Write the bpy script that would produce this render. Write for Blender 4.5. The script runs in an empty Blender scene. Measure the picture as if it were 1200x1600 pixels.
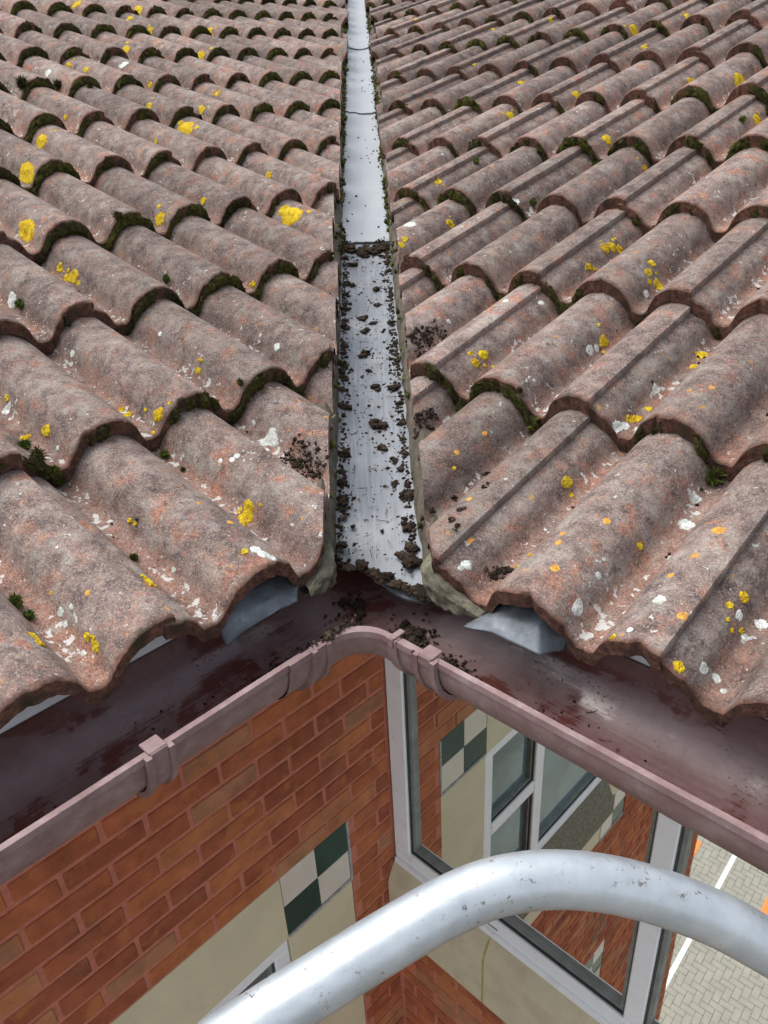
import bpy, bmesh, math, random
import numpy as np
from mathutils import Vector, Matrix, noise
from mathutils.bvhtree import BVHTree

random.seed(7)
rng = np.random.default_rng(7)
scene = bpy.context.scene
COL = scene.collection
R = math.radians

# ------------------------------------------------------------------ camera
FPX = 1211.96                      # focal length in photograph pixels (1200 x 1600)
YAW, PITCH, ROLL = R(-0.076), R(28.196), R(-3.010)
CAM = Vector((0.0041, -1.0130, 0.4957))
fw = Vector((math.sin(YAW) * math.cos(PITCH), math.cos(YAW) * math.cos(PITCH), -math.sin(PITCH)))
rt = Vector((math.cos(YAW), -math.sin(YAW), 0))
up = rt.cross(fw)
rt2 = math.cos(ROLL) * rt + math.sin(ROLL) * up
up2 = -math.sin(ROLL) * rt + math.cos(ROLL) * up
cam_data = bpy.data.cameras.new('camera')
cam = bpy.data.objects.new('camera', cam_data)
COL.objects.link(cam)
M = Matrix((rt2, up2, -fw)).transposed().to_4x4()
M.translation = CAM
cam.matrix_world = M
cam_data.sensor_width = 36
cam_data.lens = FPX / 1600 * 36
cam_data.clip_start = 0.02
cam_data.clip_end = 400
scene.camera = cam

# ------------------------------------------------------------------ sky, sun, exposure
SUN_EL, SUN_AZ = R(64), R(292)     # azimuth clockwise from +Y
world = bpy.data.worlds.new('World')
scene.world = world
world.use_nodes = True
wt = world.node_tree
bg = wt.nodes['Background']
sky = wt.nodes.new('ShaderNodeTexSky')
sky.sky_type = 'NISHITA'
sky.sun_disc = False
sky.sun_elevation = SUN_EL
sky.sun_rotation = SUN_AZ
sky.dust_density = 4.0
hs = wt.nodes.new('ShaderNodeHueSaturation')
hs.inputs['Saturation'].default_value = 0.38
wt.links.new(sky.outputs[0], hs.inputs['Color'])
wt.links.new(hs.outputs[0], bg.inputs[0])
bg.inputs[1].default_value = 0.15
sun_data = bpy.data.lights.new('sun', 'SUN')
sun = bpy.data.objects.new('sun', sun_data)
COL.objects.link(sun)
sun_data.energy = 0.7
sun_data.angle = R(60)
sun_data.color = (1.0, 0.96, 0.9)
sd = Vector((math.sin(SUN_AZ) * math.cos(SUN_EL), math.cos(SUN_AZ) * math.cos(SUN_EL), math.sin(SUN_EL)))
sun.rotation_euler = sd.to_track_quat('Z', 'Y').to_euler()
scene.view_settings.view_transform = 'Standard'
scene.view_settings.look = 'None'
scene.view_settings.exposure = 0.98
scene.view_settings.gamma = 1.0

# ------------------------------------------------------------------ object helpers
def link(o, parent=None):
    COL.objects.link(o)
    if parent is not None:
        o.parent = parent
        o.location = Vector(o.location) - parent.location
    return o

def tag(o, label=None, cat=None, group=None, kind=None):
    if label: o['label'] = label
    if cat: o['category'] = cat
    if group: o['group'] = group
    if kind: o['kind'] = kind
    return o

def thing(name, label, cat, loc=(0, 0, 0), group=None):
    o = bpy.data.objects.new(name, None)
    o.empty_display_size = 0.1
    o.location = loc
    COL.objects.link(o)
    return tag(o, label, cat, group, 'thing')

def mesh_obj(name, verts, faces, mat, parent=None, smooth=False, sharp=None, mats=None, midx=None):
    me = bpy.data.meshes.new(name)
    me.from_pydata([tuple(v) for v in verts], [], [tuple(int(i) for i in f) for f in faces])
    for m in (mats or [mat]):
        me.materials.append(m)
    if midx is not None:
        me.polygons.foreach_set('material_index', midx)
    if smooth:
        me.polygons.foreach_set('use_smooth', [True] * len(me.polygons))
        if sharp: me.set_sharp_from_angle(angle=R(sharp))
    me.update()
    return link(bpy.data.objects.new(name, me), parent)

class MB:
    """collects boxes and sheets in world space"""
    def __init__(self): self.v, self.f = [], []
    def quad_grid(self, pts):
        n, m = len(pts), len(pts[0]); b = len(self.v)
        for r_ in pts: self.v += [tuple(p) for p in r_]
        for i in range(n - 1):
            for j in range(m - 1):
                self.f.append((b + i * m + j, b + i * m + j + 1, b + (i + 1) * m + j + 1, b + (i + 1) * m + j))
    def box(self, o, ax, ay, az, lo, hi, bev=0.0):
        """box in frame (o, ax, ay, az) from lo to hi"""
        o, ax, ay, az = map(Vector, (o, ax, ay, az)); b = len(self.v)
        bm = bmesh.new()
        vs = [bm.verts.new(o + ax * x + ay * y + az * z) for x in (lo[0], hi[0]) for y in (lo[1], hi[1]) for z in (lo[2], hi[2])]
        for f in ((0, 1, 3, 2), (4, 6, 7, 5), (0, 4, 5, 1), (2, 3, 7, 6), (0, 2, 6, 4), (1, 5, 7, 3)):
            bm.faces.new([vs[i] for i in f])
        if bev > 0:
            bmesh.ops.bevel(bm, geom=bm.edges[:], offset=bev, segments=1, affect='EDGES', profile=0.5)
        bmesh.ops.recalc_face_normals(bm, faces=bm.faces[:])
        bm.verts.index_update()
        self.v += [tuple(v.co) for v in bm.verts]
        self.f += [tuple(b + v.index for v in f.verts) for f in bm.faces]
        bm.free()
        return self
    def build(self, name, mat, parent=None, smooth=False, sharp=35):
        return mesh_obj(name, self.v, self.f, mat, parent, smooth, sharp)

class Soup:
    """many small lumps and blades in one mesh, with a tint per lump"""
    def __init__(self): self.V, self.F, self.T, self.n = [], [], [], 0
    def add(self, v, f, tint):
        self.V.append(v); self.F.append(f + self.n); self.T.append(np.full(len(v), tint)); self.n += len(v)
    def lump(self, c, rad, nrm=(0, 0, 1), squash=0.7, tint=0.5, rough=0.35, sub=0):
        bv, bf = ICO[sub]
        v = bv * (1 + rough * (rng.random((len(bv), 1)) * 2 - 1))
        # random rotation
        q_ = rng.normal(size=4); q_ /= np.linalg.norm(q_)
        w, x, y, z = q_
        Rm = np.array([[1-2*(y*y+z*z), 2*(x*y-z*w), 2*(x*z+y*w)], [2*(x*y+z*w), 1-2*(x*x+z*z), 2*(y*z-x*w)], [2*(x*z-y*w), 2*(y*z+x*w), 1-2*(x*x+y*y)]])
        v = v @ Rm.T * rad * (0.75 + 0.5 * rng.random(3))
        n_ = np.array(nrm, float)
        v = v - np.outer(v @ n_, n_) * (1 - squash)
        self.add(v + np.array(c), bf, tint)
    def spikes(self, c, rad, count, tint, ln=0.006, nrm=(0, 0, 1)):
        c = np.array(c); n_ = np.array(nrm, float)
        d = rng.normal(size=(count, 3)) + n_ * 0.8
        d /= np.linalg.norm(d, axis=1, keepdims=True)
        base = c + d * rad * 0.6
        side = np.cross(d, rng.normal(size=(count, 3)))
        side /= np.linalg.norm(side, axis=1, keepdims=True)
        L = ln * (0.6 + 0.8 * rng.random((count, 1)))
        wd = 0.16 * L
        v = np.stack([base - side * wd, base + side * wd, base + d * (L + rad * 0.4)], 1).reshape(-1, 3)
        f = np.arange(count * 3).reshape(-1, 3)
        self.add(v, f, tint)
    def build(self, name, mat, parent=None, smooth=False):
        if not self.V: return None
        V = np.concatenate(self.V); F = np.concatenate(self.F); T = np.concatenate(self.T)
        me = bpy.data.meshes.new(name)
        me.vertices.add(len(V)); me.vertices.foreach_set('co', V.ravel())
        me.loops.add(F.size); me.loops.foreach_set('vertex_index', F.ravel().astype(np.int32))
        me.polygons.add(len(F)); me.polygons.foreach_set('loop_start', np.arange(0, F.size, 3, dtype=np.int32))
        at = me.attributes.new('tint', 'FLOAT', 'POINT'); at.data.foreach_set('value', T.astype(np.float32))
        me.materials.append(mat); me.update(calc_edges=True)
        if smooth: me.polygons.foreach_set('use_smooth', [True] * len(F))
        return link(bpy.data.objects.new(name, me), parent)

def ico(sub):
    bm = bmesh.new(); bmesh.ops.create_icosphere(bm, subdivisions=sub, radius=1)
    v = np.array([x.co[:] for x in bm.verts]); f = np.array([[x.index for x in p.verts] for p in bm.faces]); bm.free()
    return v, f
ICO = [ico(1), ico(2), ico(3)]

# ------------------------------------------------------------------ material helpers
class NT:
    def __init__(self, name):
        self.m = bpy.data.materials.new(name); self.m.use_nodes = True
        self.t = self.m.node_tree; self.b = self.t.nodes['Principled BSDF']; self.out = self.t.nodes['Material Output']
        self.pos = self.node('ShaderNodeNewGeometry').outputs['Position']
    def node(self, ty, **kw):
        n = self.t.nodes.new(ty)
        for k, v in kw.items(): setattr(n, k, v)
        return n
    def set(self, sock, val):
        if hasattr(val, 'links'): self.t.links.new(val, sock)
        else: sock.default_value = val
    def noise(self, scale, detail=4, rough=0.55, vec=None, dist=0.0, color=False):
        n = self.node('ShaderNodeTexNoise')
        self.set(n.inputs['Vector'], vec if vec is not None else self.pos)
        n.inputs['Scale'].default_value = scale; n.inputs['Detail'].default_value = detail
        n.inputs['Roughness'].default_value = rough; n.inputs['Distortion'].default_value = dist
        return n.outputs['Color' if color else 'Fac']
    def voro(self, scale, feature='F1', vec=None, out='Distance'):
        n = self.node('ShaderNodeTexVoronoi', feature=feature)
        self.set(n.inputs['Vector'], vec if vec is not None else self.pos)
        n.inputs['Scale'].default_value = scale
        return n.outputs[out]
    def ramp(self, fac, stops, interp='LINEAR'):
        n = self.node('ShaderNodeValToRGB'); self.set(n.inputs[0], fac)
        cr = n.color_ramp; cr.interpolation = interp
        while len(cr.elements) < len(stops): cr.elements.new(0.5)
        for e, (p_, c) in zip(cr.elements, stops):
            e.position = p_; e.color = (*c, 1) if not isinstance(c, (int, float)) else (c, c, c, 1)
        return n.outputs[0]
    def mix(self, fac, a, b, mode='MIX'):
        n = self.node('ShaderNodeMix', data_type='RGBA', blend_type=mode)
        self.set(n.inputs[0], fac)
        for s, v in ((n.inputs[6], a), (n.inputs[7], b)):
            self.set(s, (*v, 1) if isinstance(v, tuple) and len(v) == 3 else v)
        return n.outputs[2]
    def math(self, op, a, b=0.0, c=0.0, clamp=False):
        n = self.node('ShaderNodeMath', operation=op, use_clamp=clamp)
        self.set(n.inputs[0], a); self.set(n.inputs[1], b); self.set(n.inputs[2], c)
        return n.outputs[0]
    def step(self, x, lo, hi):
        n = self.node('ShaderNodeMapRange', interpolation_type='SMOOTHSTEP')
        self.set(n.inputs[0], x); n.inputs[1].default_value = lo; n.inputs[2].default_value = hi
        return n.outputs[0]
    def attr(self, name):
        return self.node('ShaderNodeAttribute', attribute_name=name).outputs['Fac']
    def rand(self): return self.node('ShaderNodeObjectInfo').outputs['Random']
    def mapping(self, scale=(1, 1, 1), rot=(0, 0, 0), loc=(0, 0, 0), vec=None):
        n = self.node('ShaderNodeMapping'); self.set(n.inputs['Vector'], vec if vec is not None else self.pos)
        n.inputs['Scale'].default_value = scale; n.inputs['Rotation'].default_value = rot; n.inputs['Location'].default_value = loc
        return n.outputs[0]
    def bump(self, h, strength, dist, prev=None):
        n = self.node('ShaderNodeBump'); self.set(n.inputs['Height'], h)
        n.inputs['Strength'].default_value = strength; n.inputs['Distance'].default_value = dist
        if prev is not None: self.set(n.inputs['Normal'], prev)
        return n.outputs[0]
    def done(self, col, rough=0.8, metal=0.0, normal=None, spec=0.5, coat=None):
        b = self.b
        self.set(b.inputs['Base Color'], (*col, 1) if isinstance(col, tuple) else col)
        self.set(b.inputs['Roughness'], rough); self.set(b.inputs['Metallic'], metal)
        b.inputs['Specular IOR Level'].default_value = spec
        if normal is not None: self.set(b.inputs['Normal'], normal)
        return self.m

# ---- weathered concrete roof tile
def mat_tile():
    m = NT('weathered_tile')
    rnd = m.rand()
    off = m.node('ShaderNodeVectorMath', operation='ADD')
    comb = m.node('ShaderNodeCombineXYZ'); sc = m.math('MULTIPLY', rnd, 40.0)
    for i in range(3): m.set(comb.inputs[i], sc)
    m.set(off.inputs[0], m.pos); m.set(off.inputs[1], comb.outputs[0]); P = off.outputs[0]
    hgt, nose, tt = m.attr('hgt'), m.attr('nose'), m.attr('along')
    big = m.noise(9, 5, 0.6, P); mid = m.noise(38, 6, 0.62, P); fine = m.noise(170, 3, 0.6, P)
    grain = m.voro(620, vec=P, out='Color')
    gr = m.node('ShaderNodeSeparateColor'); m.set(gr.inputs[0], grain); g1, g2 = gr.outputs[0], gr.outputs[1]
    body = m.ramp(m.math('ADD', m.math('MULTIPLY', mid, 0.65), m.math('MULTIPLY', big, 0.4)),
                  [(0.34, (0.046, 0.036, 0.035)), (0.44, (0.115, 0.086, 0.079)), (0.54, (0.192, 0.147, 0.130)), (0.66, (0.282, 0.235, 0.203)), (0.78, (0.40, 0.355, 0.305))])
    red = m.ramp(fine, [(0.3, (0.20, 0.082, 0.052)), (0.7, (0.40, 0.185, 0.120))])
    # the worn places: red body shows in the troughs and in patches
    redmask = m.math('ADD', m.step(m.noise(24, 5, 0.7, P), 0.52, 0.62), m.math('MULTIPLY', m.step(hgt, 0.42, 0.02), 0.55), clamp=True)
    redmask = m.math('ADD', redmask, m.math('MULTIPLY', m.step(tt, 0.07, 0.0), m.math('MULTIPLY', m.step(mid, 0.42, 0.6), 0.5)), clamp=True)
    redmask = m.math('MULTIPLY', redmask, m.math('ADD', m.math('ADD', 0.16, m.math('MULTIPLY', rnd, 0.28)), m.math('MULTIPLY', m.step(big, 0.38, 0.60), 0.6)))
    col = m.mix(redmask, body, red)
    # bottom edge of each tile bleaches a little greyer
    greym = m.math('MULTIPLY', m.step(m.noise(27, 5, 0.65, m.mapping(loc=(7, 3, 1), vec=P)), 0.5, 0.66), 0.55)
    col = m.mix(greym, col, (0.30, 0.285, 0.255))
    # black biofilm spots
    dark = m.step(m.noise(70, 4, 0.7, m.mapping(loc=(1, 9, 4), vec=P)), 0.57, 0.68)
    col = m.mix(m.math('MULTIPLY', dark, 0.7), col, (0.045, 0.038, 0.040))
    stain = m.step(m.noise(13, 4, 0.6, m.mapping(loc=(2, 2, 6), vec=P), dist=0.8), 0.50, 0.66)
    col = m.mix(m.math('MULTIPLY', stain, 0.42), col, (0.072, 0.052, 0.048))
    # exposed sand grains
    col = m.mix(m.math('MULTIPLY', m.step(g1, 0.6, 1.0), 0.40), col, (0.52, 0.39, 0.31))
    col = m.mix(m.math('MULTIPLY', m.step(g2, 0.55, 1.0), 0.48), col, (0.05, 0.034, 0.030))
    # crusty white lichen flecks, mostly in the pans
    lw = m.noise(85, 4, 0.6, m.mapping(loc=(4, 2, 8), vec=P))
    area = m.noise(11, 3, 0.6, m.mapping(loc=(5, 5, 2), vec=P))
    thr = m.math('SUBTRACT', m.math('ADD', lw, m.math('MULTIPLY', m.step(hgt, 0.40, 0.0), 0.105)), m.math('MULTIPLY', m.step(area, 0.62, 0.42), 0.12))
    white = m.step(thr, 0.635, 0.665)
    white = m.math('MULTIPLY', white, m.math('SUBTRACT', 1.0, nose))
    col = m.mix(m.math('MULTIPLY', white, 0.8), col, (0.56, 0.57, 0.54))
    # ochre lichen stains
    oc = m.math('MULTIPLY', m.step(m.noise(48, 3, 0.5, m.mapping(loc=(9, 1, 3), vec=P)), 0.70, 0.74), 0.75)
    col = m.mix(oc, col, (0.48, 0.24, 0.05))
    # broken lower edge: redder and dirtier
    nc = m.ramp(m.noise(120, 5, 0.7, P), [(0.3, (0.035, 0.021, 0.016)), (0.5, (0.130, 0.062, 0.043)), (0.72, (0.27, 0.135, 0.095))])
    nc = m.mix(m.math('MULTIPLY', m.step(m.noise(30, 4, 0.6, P), 0.5, 0.66), 0.8), nc, (0.035, 0.032, 0.018))
    col = m.mix(nose, col, nc)
    # per tile tone
    tone = m.math('ADD', 0.78, m.math('MULTIPLY', rnd, 0.40))
    tc = m.node('ShaderNodeCombineColor')
    for i in range(3): m.set(tc.inputs[i], tone)
    col = m.mix(1.0, col, tc.outputs[0], 'MULTIPLY')
    h = m.math('ADD', m.math('MULTIPLY', g1, 0.5), m.math('MULTIPLY', fine, 1.4))
    h = m.math('ADD', h, m.math('MULTIPLY', white, 0.7))
    h = m.math('ADD', h, m.math('MULTIPLY', m.math('MULTIPLY', nose, m.noise(260, 4, 0.75, P)), 6.0))
    nb = m.bump(h, 0.55, 0.0016)
    nb = m.bump(mid, 0.35, 0.006, nb)
    return m.done(col, 0.9, 0, nb, 0.25)

def mat_simple(name, c, rough=0.6, metal=0.0, var=0.12, scale=30, spec=0.4, bump=0.0, bscale=200, dirt=None, dscale=14):
    m = NT(name)
    n = m.noise(scale, 5, 0.6)
    lo = tuple(x * (1 - var) for x in c); hi = tuple(min(1, x * (1 + var)) for x in c)
    col = m.ramp(n, [(0.3, lo), (0.7, hi)])
    if dirt:
        col = m.mix(m.math('MULTIPLY', m.step(m.noise(dscale, 6, 0.7, m.mapping(loc=(3, 7, 1))), 0.52, 0.75), dirt[1]), col, dirt[0])
    nb = m.bump(m.noise(bscale, 4, 0.6), 0.4, bump) if bump else None
    r = m.ramp(m.noise(scale * 1.7, 4, 0.6), [(0.3, max(0.02, rough * 0.8)), (0.7, min(1, rough * 1.2))])
    return m.done(col, r, metal, nb, spec)

def mat_soup(name, stops, rough=0.95, scale=300, bd=0.002):
    m = NT(name); t = m.attr('tint')
    col = m.ramp(t, stops)
    col = m.mix(1.0, col, m.ramp(m.noise(scale, 4, 0.7), [(0.3, 0.55), (0.7, 1.45)]), 'MULTIPLY')
    return m.done(col, rough, 0, m.bump(m.noise(scale * 1.5, 4, 0.7), 0.7, bd), 0.15)

def mat_gutter_in():
    m = NT('gutter_plastic_inside')
    cv = m.node('ShaderNodeCombineXYZ'); m.set(cv.inputs[0], m.attr('along')); m.set(cv.inputs[1], m.attr('across')); UV = cv.outputs[0]
    big = m.noise(9, 5, 0.6, m.mapping(loc=(3.1, 0.4, 0)), dist=0.5)
    streak = m.noise(1.0, 6, 0.7, m.mapping(scale=(7, 190, 1), vec=UV), dist=0.3)
    wet = m.step(m.math('ADD', m.math('MULTIPLY', big, 0.75), m.math('MULTIPLY', streak, 0.25)), 0.50, 0.58)
    film = m.noise(60, 6, 0.7)
    dry = m.ramp(m.math('ADD', m.math('MULTIPLY', film, 0.5), m.math('MULTIPLY', streak, 0.5)), [(0.3, (0.080, 0.038, 0.036)), (0.7, (0.165, 0.098, 0.098))])
    col = m.mix(wet, dry, (0.085, 0.028, 0.024))
    silt = m.math('MULTIPLY', m.step(m.noise(210, 5, 0.75, m.mapping(scale=(1, 1, 1))), 0.60, 0.70), m.step(m.noise(17, 4, 0.6, m.mapping(loc=(8, 1, 2))), 0.42, 0.64))
    col = m.mix(m.math('MULTIPLY', silt, 0.85), col, (0.028, 0.018, 0.013))
    r = m.math('ADD', m.math('ADD', 0.33, m.math('MULTIPLY', streak, 0.2)), m.math('MULTIPLY', wet, -0.30))
    r = m.math('ADD', r, m.math('MULTIPLY', silt, 0.4))
    nb = m.bump(m.noise(30, 4, 0.6), 0.2, 0.003)
    nb = m.bump(streak, 0.12, 0.002, nb)
    nb = m.bump(silt, 0.5, 0.001, nb)
    return m.done(col, r, 0, nb, 0.6)

def mat_gutter_out():
    m = NT('gutter_plastic_faded')
    n = m.noise(22, 6, 0.7)
    col = m.ramp(n, [(0.3, (0.165, 0.102, 0.098)), (0.5, (0.235, 0.158, 0.155)), (0.72, (0.34, 0.26, 0.255))])
    col = m.mix(m.math('MULTIPLY', m.step(m.noise(90, 5, 0.7), 0.6, 0.72), 0.5), col, (0.10, 0.06, 0.055))
    return m.done(col, 0.5, 0, m.bump(m.noise(60, 4, 0.6), 0.3, 0.001), 0.4)

def mat_liner():
    m = NT('valley_metal')
    streak = m.noise(1.0, 6, 0.65, m.mapping(scale=(210, 9, 9)))
    cloud = m.noise(9, 5, 0.6)
    col = m.ramp(streak, [(0.32, (0.122, 0.134, 0.150)), (0.5, (0.165, 0.180, 0.198)), (0.7, (0.225, 0.242, 0.26))])
    col = m.mix(m.math('MULTIPLY', m.step(cloud, 0.52, 0.68), 0.4), col, (0.30, 0.315, 0.325))
    col = m.mix(m.math('MULTIPLY', m.step(m.attr('upper_sheet'), 0.0, 1.0), 0.6), col, (0.36, 0.385, 0.405))  # upper sheets are paler than the lowest one
    e = m.attr('edge')
    en = m.math('ADD', e, m.math('MULTIPLY', m.math('SUBTRACT', m.noise(28, 6, 0.7), 0.5), 1.3))
    col = m.mix(m.math('MULTIPLY', m.step(en, 0.55, 0.95), 0.72), col, (0.17, 0.165, 0.125))
    spk = m.step(m.noise(330, 3, 0.6, m.mapping(scale=(1, 0.6, 1))), 0.665, 0.70)
    col = m.mix(m.math('MULTIPLY', spk, 0.8), col, (0.07, 0.058, 0.045))
    r = m.ramp(streak, [(0.3, 0.42), (0.7, 0.62)])
    nb = m.bump(streak, 0.25, 0.0012)
    return m.done(col, r, 0.30, nb, 0.4)

def mat_brick():
    m = NT('facing_brick')
    rnd = m.math('FRACT', m.math('ADD', m.rand(), m.attr('tint')))
    base = m.ramp(rnd, [(0.0, (0.30, 0.085, 0.042)), (0.4, (0.38, 0.110, 0.048)), (0.7, (0.46, 0.150, 0.058)), (0.90, (0.44, 0.205, 0.098)), (0.965, (0.36, 0.16, 0.09)), (1.0, (0.22, 0.14, 0.10))])
    n = m.noise(11, 5, 0.6)
    col = m.mix(1.0, base, m.ramp(n, [(0.28, 0.66), (0.5, 1.0), (0.72, 1.32)]), 'MULTIPLY')
    patch = m.step(m.noise(8, 3, 0.6, m.mapping(loc=(3, 1, 7))), 0.54, 0.68)
    col = m.mix(m.math('MULTIPLY', patch, 0.30), col, (0.20, 0.100, 0.064))
    p2 = m.step(m.noise(10, 3, 0.6, m.mapping(loc=(13, 5, 2))), 0.54, 0.66)
    col = m.mix(m.math('MULTIPLY', p2, 0.6), col, (0.49, 0.18, 0.062))
    # the face smears into mortar tone at its arrises
    pit = m.step(m.noise(150, 3, 0.6), 0.66, 0.71)
    col = m.mix(m.math('MULTIPLY', pit, 0.7), col, (0.06, 0.03, 0.02))
    h = m.math('SUBTRACT', m.noise(120, 5, 0.7), m.math('MULTIPLY', pit, 0.7))
    return m.done(col, 0.85, 0, m.bump(h, 0.5, 0.003), 0.3)

def mat_glass():
    m = NT('reflective_glass')
    nb = m.bump(m.noise(1.6, 1, 0.4), 0.02, 0.02)
    return m.done((0.88, 0.91, 0.89), 0.015, 1.0, nb, 0.5)

def mat_rail():
    m = NT('galvanised_steel')
    sp = m.ramp(m.voro(70, out='Color'), [(0.2, 0.35), (0.8, 0.65)])
    col = m.mix(0.18, m.ramp(m.noise(24, 5, 0.6), [(0.3, (0.42, 0.465, 0.49)), (0.5, (0.50, 0.545, 0.57)), (0.7, (0.58, 0.62, 0.64))]), sp, 'SOFT_LIGHT')
    d = m.math('MULTIPLY', m.step(m.noise(115, 5, 0.75), 0.595, 0.65), m.step(m.noise(19, 3, 0.6), 0.45, 0.58))
    col = m.mix(m.math('MULTIPLY', d, 0.85), col, (0.15, 0.115, 0.09))
    r = m.ramp(m.noise(50, 5, 0.65), [(0.3, 0.34), (0.7, 0.50)])
    r = m.math('ADD', r, m.math('MULTIPLY', d, 0.3))
    nb = m.bump(m.noise(75, 5, 0.65), 0.25, 0.0015)
    return m.done(col, r, 0.62, nb, 0.5)

MT = dict(
    tile=mat_tile(), gin=mat_gutter_in(), gout=mat_gutter_out(), liner=mat_liner(), brick=mat_brick(), glass=mat_glass(), rail=mat_rail(), glass_dark=mat_simple('blue_grey_glass', (0.17, 0.25, 0.27), 0.04, var=0.3, scale=3, spec=0.9, metal=0.35),
    moss=mat_soup('moss', [(0.0, (0.016, 0.013, 0.008)), (0.35, (0.045, 0.042, 0.013)), (0.65, (0.092, 0.095, 0.018)), (0.88, (0.11, 0.115, 0.018)), (1.0, (0.06, 0.11, 0.022))]),
    soil=mat_soup('soil', [(0.0, (0.022, 0.015, 0.011)), (0.6, (0.055, 0.039, 0.027)), (1.0, (0.115, 0.088, 0.058))], scale=500),
    yellow=mat_soup('yellow_lichen', [(0.0, (0.36, 0.20, 0.035)), (0.5, (0.58, 0.39, 0.018)), (1.0, (0.68, 0.53, 0.035))], scale=350, bd=0.004),
    ochre=mat_soup('ochre_lichen', [(0.0, (0.36, 0.19, 0.07)), (0.6, (0.52, 0.27, 0.06)), (1.0, (0.60, 0.33, 0.06))], scale=300),
    pale=mat_soup('pale_lichen', [(0.0, (0.36, 0.38, 0.33)), (0.6, (0.54, 0.57, 0.53)), (1.0, (0.66, 0.68, 0.66))], scale=300),
    mortarbed=mat_simple('bedding_mortar', (0.085, 0.073, 0.052), 0.95, var=0.45, scale=40, bump=0.006, bscale=110, dirt=((0.035, 0.028, 0.02), 0.95), dscale=9),
    mortarend=mat_simple('lime_mortar', (0.150, 0.138, 0.098), 0.95, var=0.4, scale=70, bump=0.009, bscale=150, dirt=((0.035, 0.033, 0.020), 1.0), dscale=30),
    lead=mat_simple('lead_sheet', (0.125, 0.142, 0.158), 0.55, metal=0.35, var=0.45, scale=24, bump=0.003, bscale=45, dirt=((0.30, 0.315, 0.315), 0.6), dscale=26),
    light_block_underlay=mat_simple('light_block_sheet', (0.02, 0.018, 0.018), 0.9),
    white=mat_simple('white_plastic', (0.74, 0.755, 0.75), 0.38, var=0.05, scale=9, dirt=((0.42, 0.42, 0.38), 0.45), dscale=11),
    frame=mat_simple('white_window_frame', (0.88, 0.92, 0.94), 0.33, var=0.04, scale=8, dirt=((0.45, 0.44, 0.39), 0.35), dscale=13),
    gasket=mat_simple('dark_gasket', (0.045, 0.055, 0.052), 0.5, var=0.3),
    bead=mat_simple('grey_glazing_bead', (0.23, 0.25, 0.235), 0.45, var=0.25, scale=20),
    mortar=mat_simple('pink_mortar', (0.52, 0.190, 0.125), 0.95, var=0.16, scale=40, bump=0.003, bscale=160),
    cream=mat_simple('cream_panel', (0.66, 0.605, 0.415), 0.6, var=0.06, scale=6, bump=0.0006, dirt=((0.47, 0.41, 0.26), 0.35), dscale=5),
    creamb=mat_simple('cream_stone', (0.60, 0.535, 0.375), 0.75, var=0.10, scale=12, bump=0.001, dirt=((0.40, 0.335, 0.215), 0.5), dscale=5),
    wt_green=mat_simple('green_glazed_tile', (0.014, 0.062, 0.050), 0.16, var=0.1, scale=10),
    wt_cream=mat_simple('cream_glazed_tile', (0.70, 0.65, 0.56), 0.2, var=0.05, scale=10),
    sealant=mat_simple('yellow_sealant', (0.42, 0.35, 0.13), 0.5, var=0.2),
    putty=mat_simple('grey_sealant', (0.38, 0.37, 0.36), 0.8, var=0.35, scale=70, bump=0.004),
    granite=mat_simple('weathered_sill_stone', (0.185, 0.175, 0.125), 0.85, var=0.4, scale=70, bump=0.001),
    block=mat_simple('buff_paving_block', (0.265, 0.252, 0.208), 0.9, var=0.10, scale=5, bump=0.001),
    joint=mat_simple('paving_joint', (0.17, 0.15, 0.115), 0.95),
    asphalt=mat_simple('ground_gravel', (0.16, 0.15, 0.13), 0.95, var=0.2, scale=2),
    linepaint=mat_simple('white_road_paint', (0.66, 0.68, 0.65), 0.7, var=0.06, dirt=((0.5, 0.48, 0.4), 0.4)),
    orange=mat_simple('orange_paint', (0.80, 0.20, 0.03), 0.6, var=0.08),
    stem=mat_simple('dry_stalk', (0.38, 0.34, 0.14), 0.8),
)

# ------------------------------------------------------------------ roof geometry constants (metres)
Q = 1 / math.sqrt(2)
PIT = R(17.589); CP, SP = math.cos(PIT), math.sin(PIT)
G = 0.328                    # course gauge
ROLLP = 0.15                 # distance between rolls; two rolls to a tile
TH = 0.0275                   # tile thickness at the lower edge
HR = 0.058                   # height of a roll
S0 = {-1: -0.0582, 1: -0.0016}
T0 = {-1: 0.0, 1: -0.0411}
EAVE_T = {-1: -0.036, 1: -0.075}
VX = {-1: -0.080, 1: 0.062}  # where the tiles are cut beside the valley
def ax_e(sd_): return Vector((sd_ * Q, -Q, 0))          # along the eave, away from the valley
def ax_u(sd_): return Vector((sd_ * Q * CP, Q * CP, SP))  # up the slope
def ax_n(sd_): return Vector((-sd_ * Q * SP, -Q * SP, CP))
def ax_out(sd_): return Vector((-sd_ * Q, -Q, 0))        # away from the wall, into the yard
def roofpt(sd_, s, t, h): return ax_e(sd_) * s + ax_u(sd_) * t + ax_n(sd_) * h
def pix(P):
    d = Vector(P) - CAM; z = d.dot(fw)
    if z < 0.05: return None
    return 600 + FPX * d.dot(rt2) / z, 800 - FPX * d.dot(up2) / z

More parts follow.
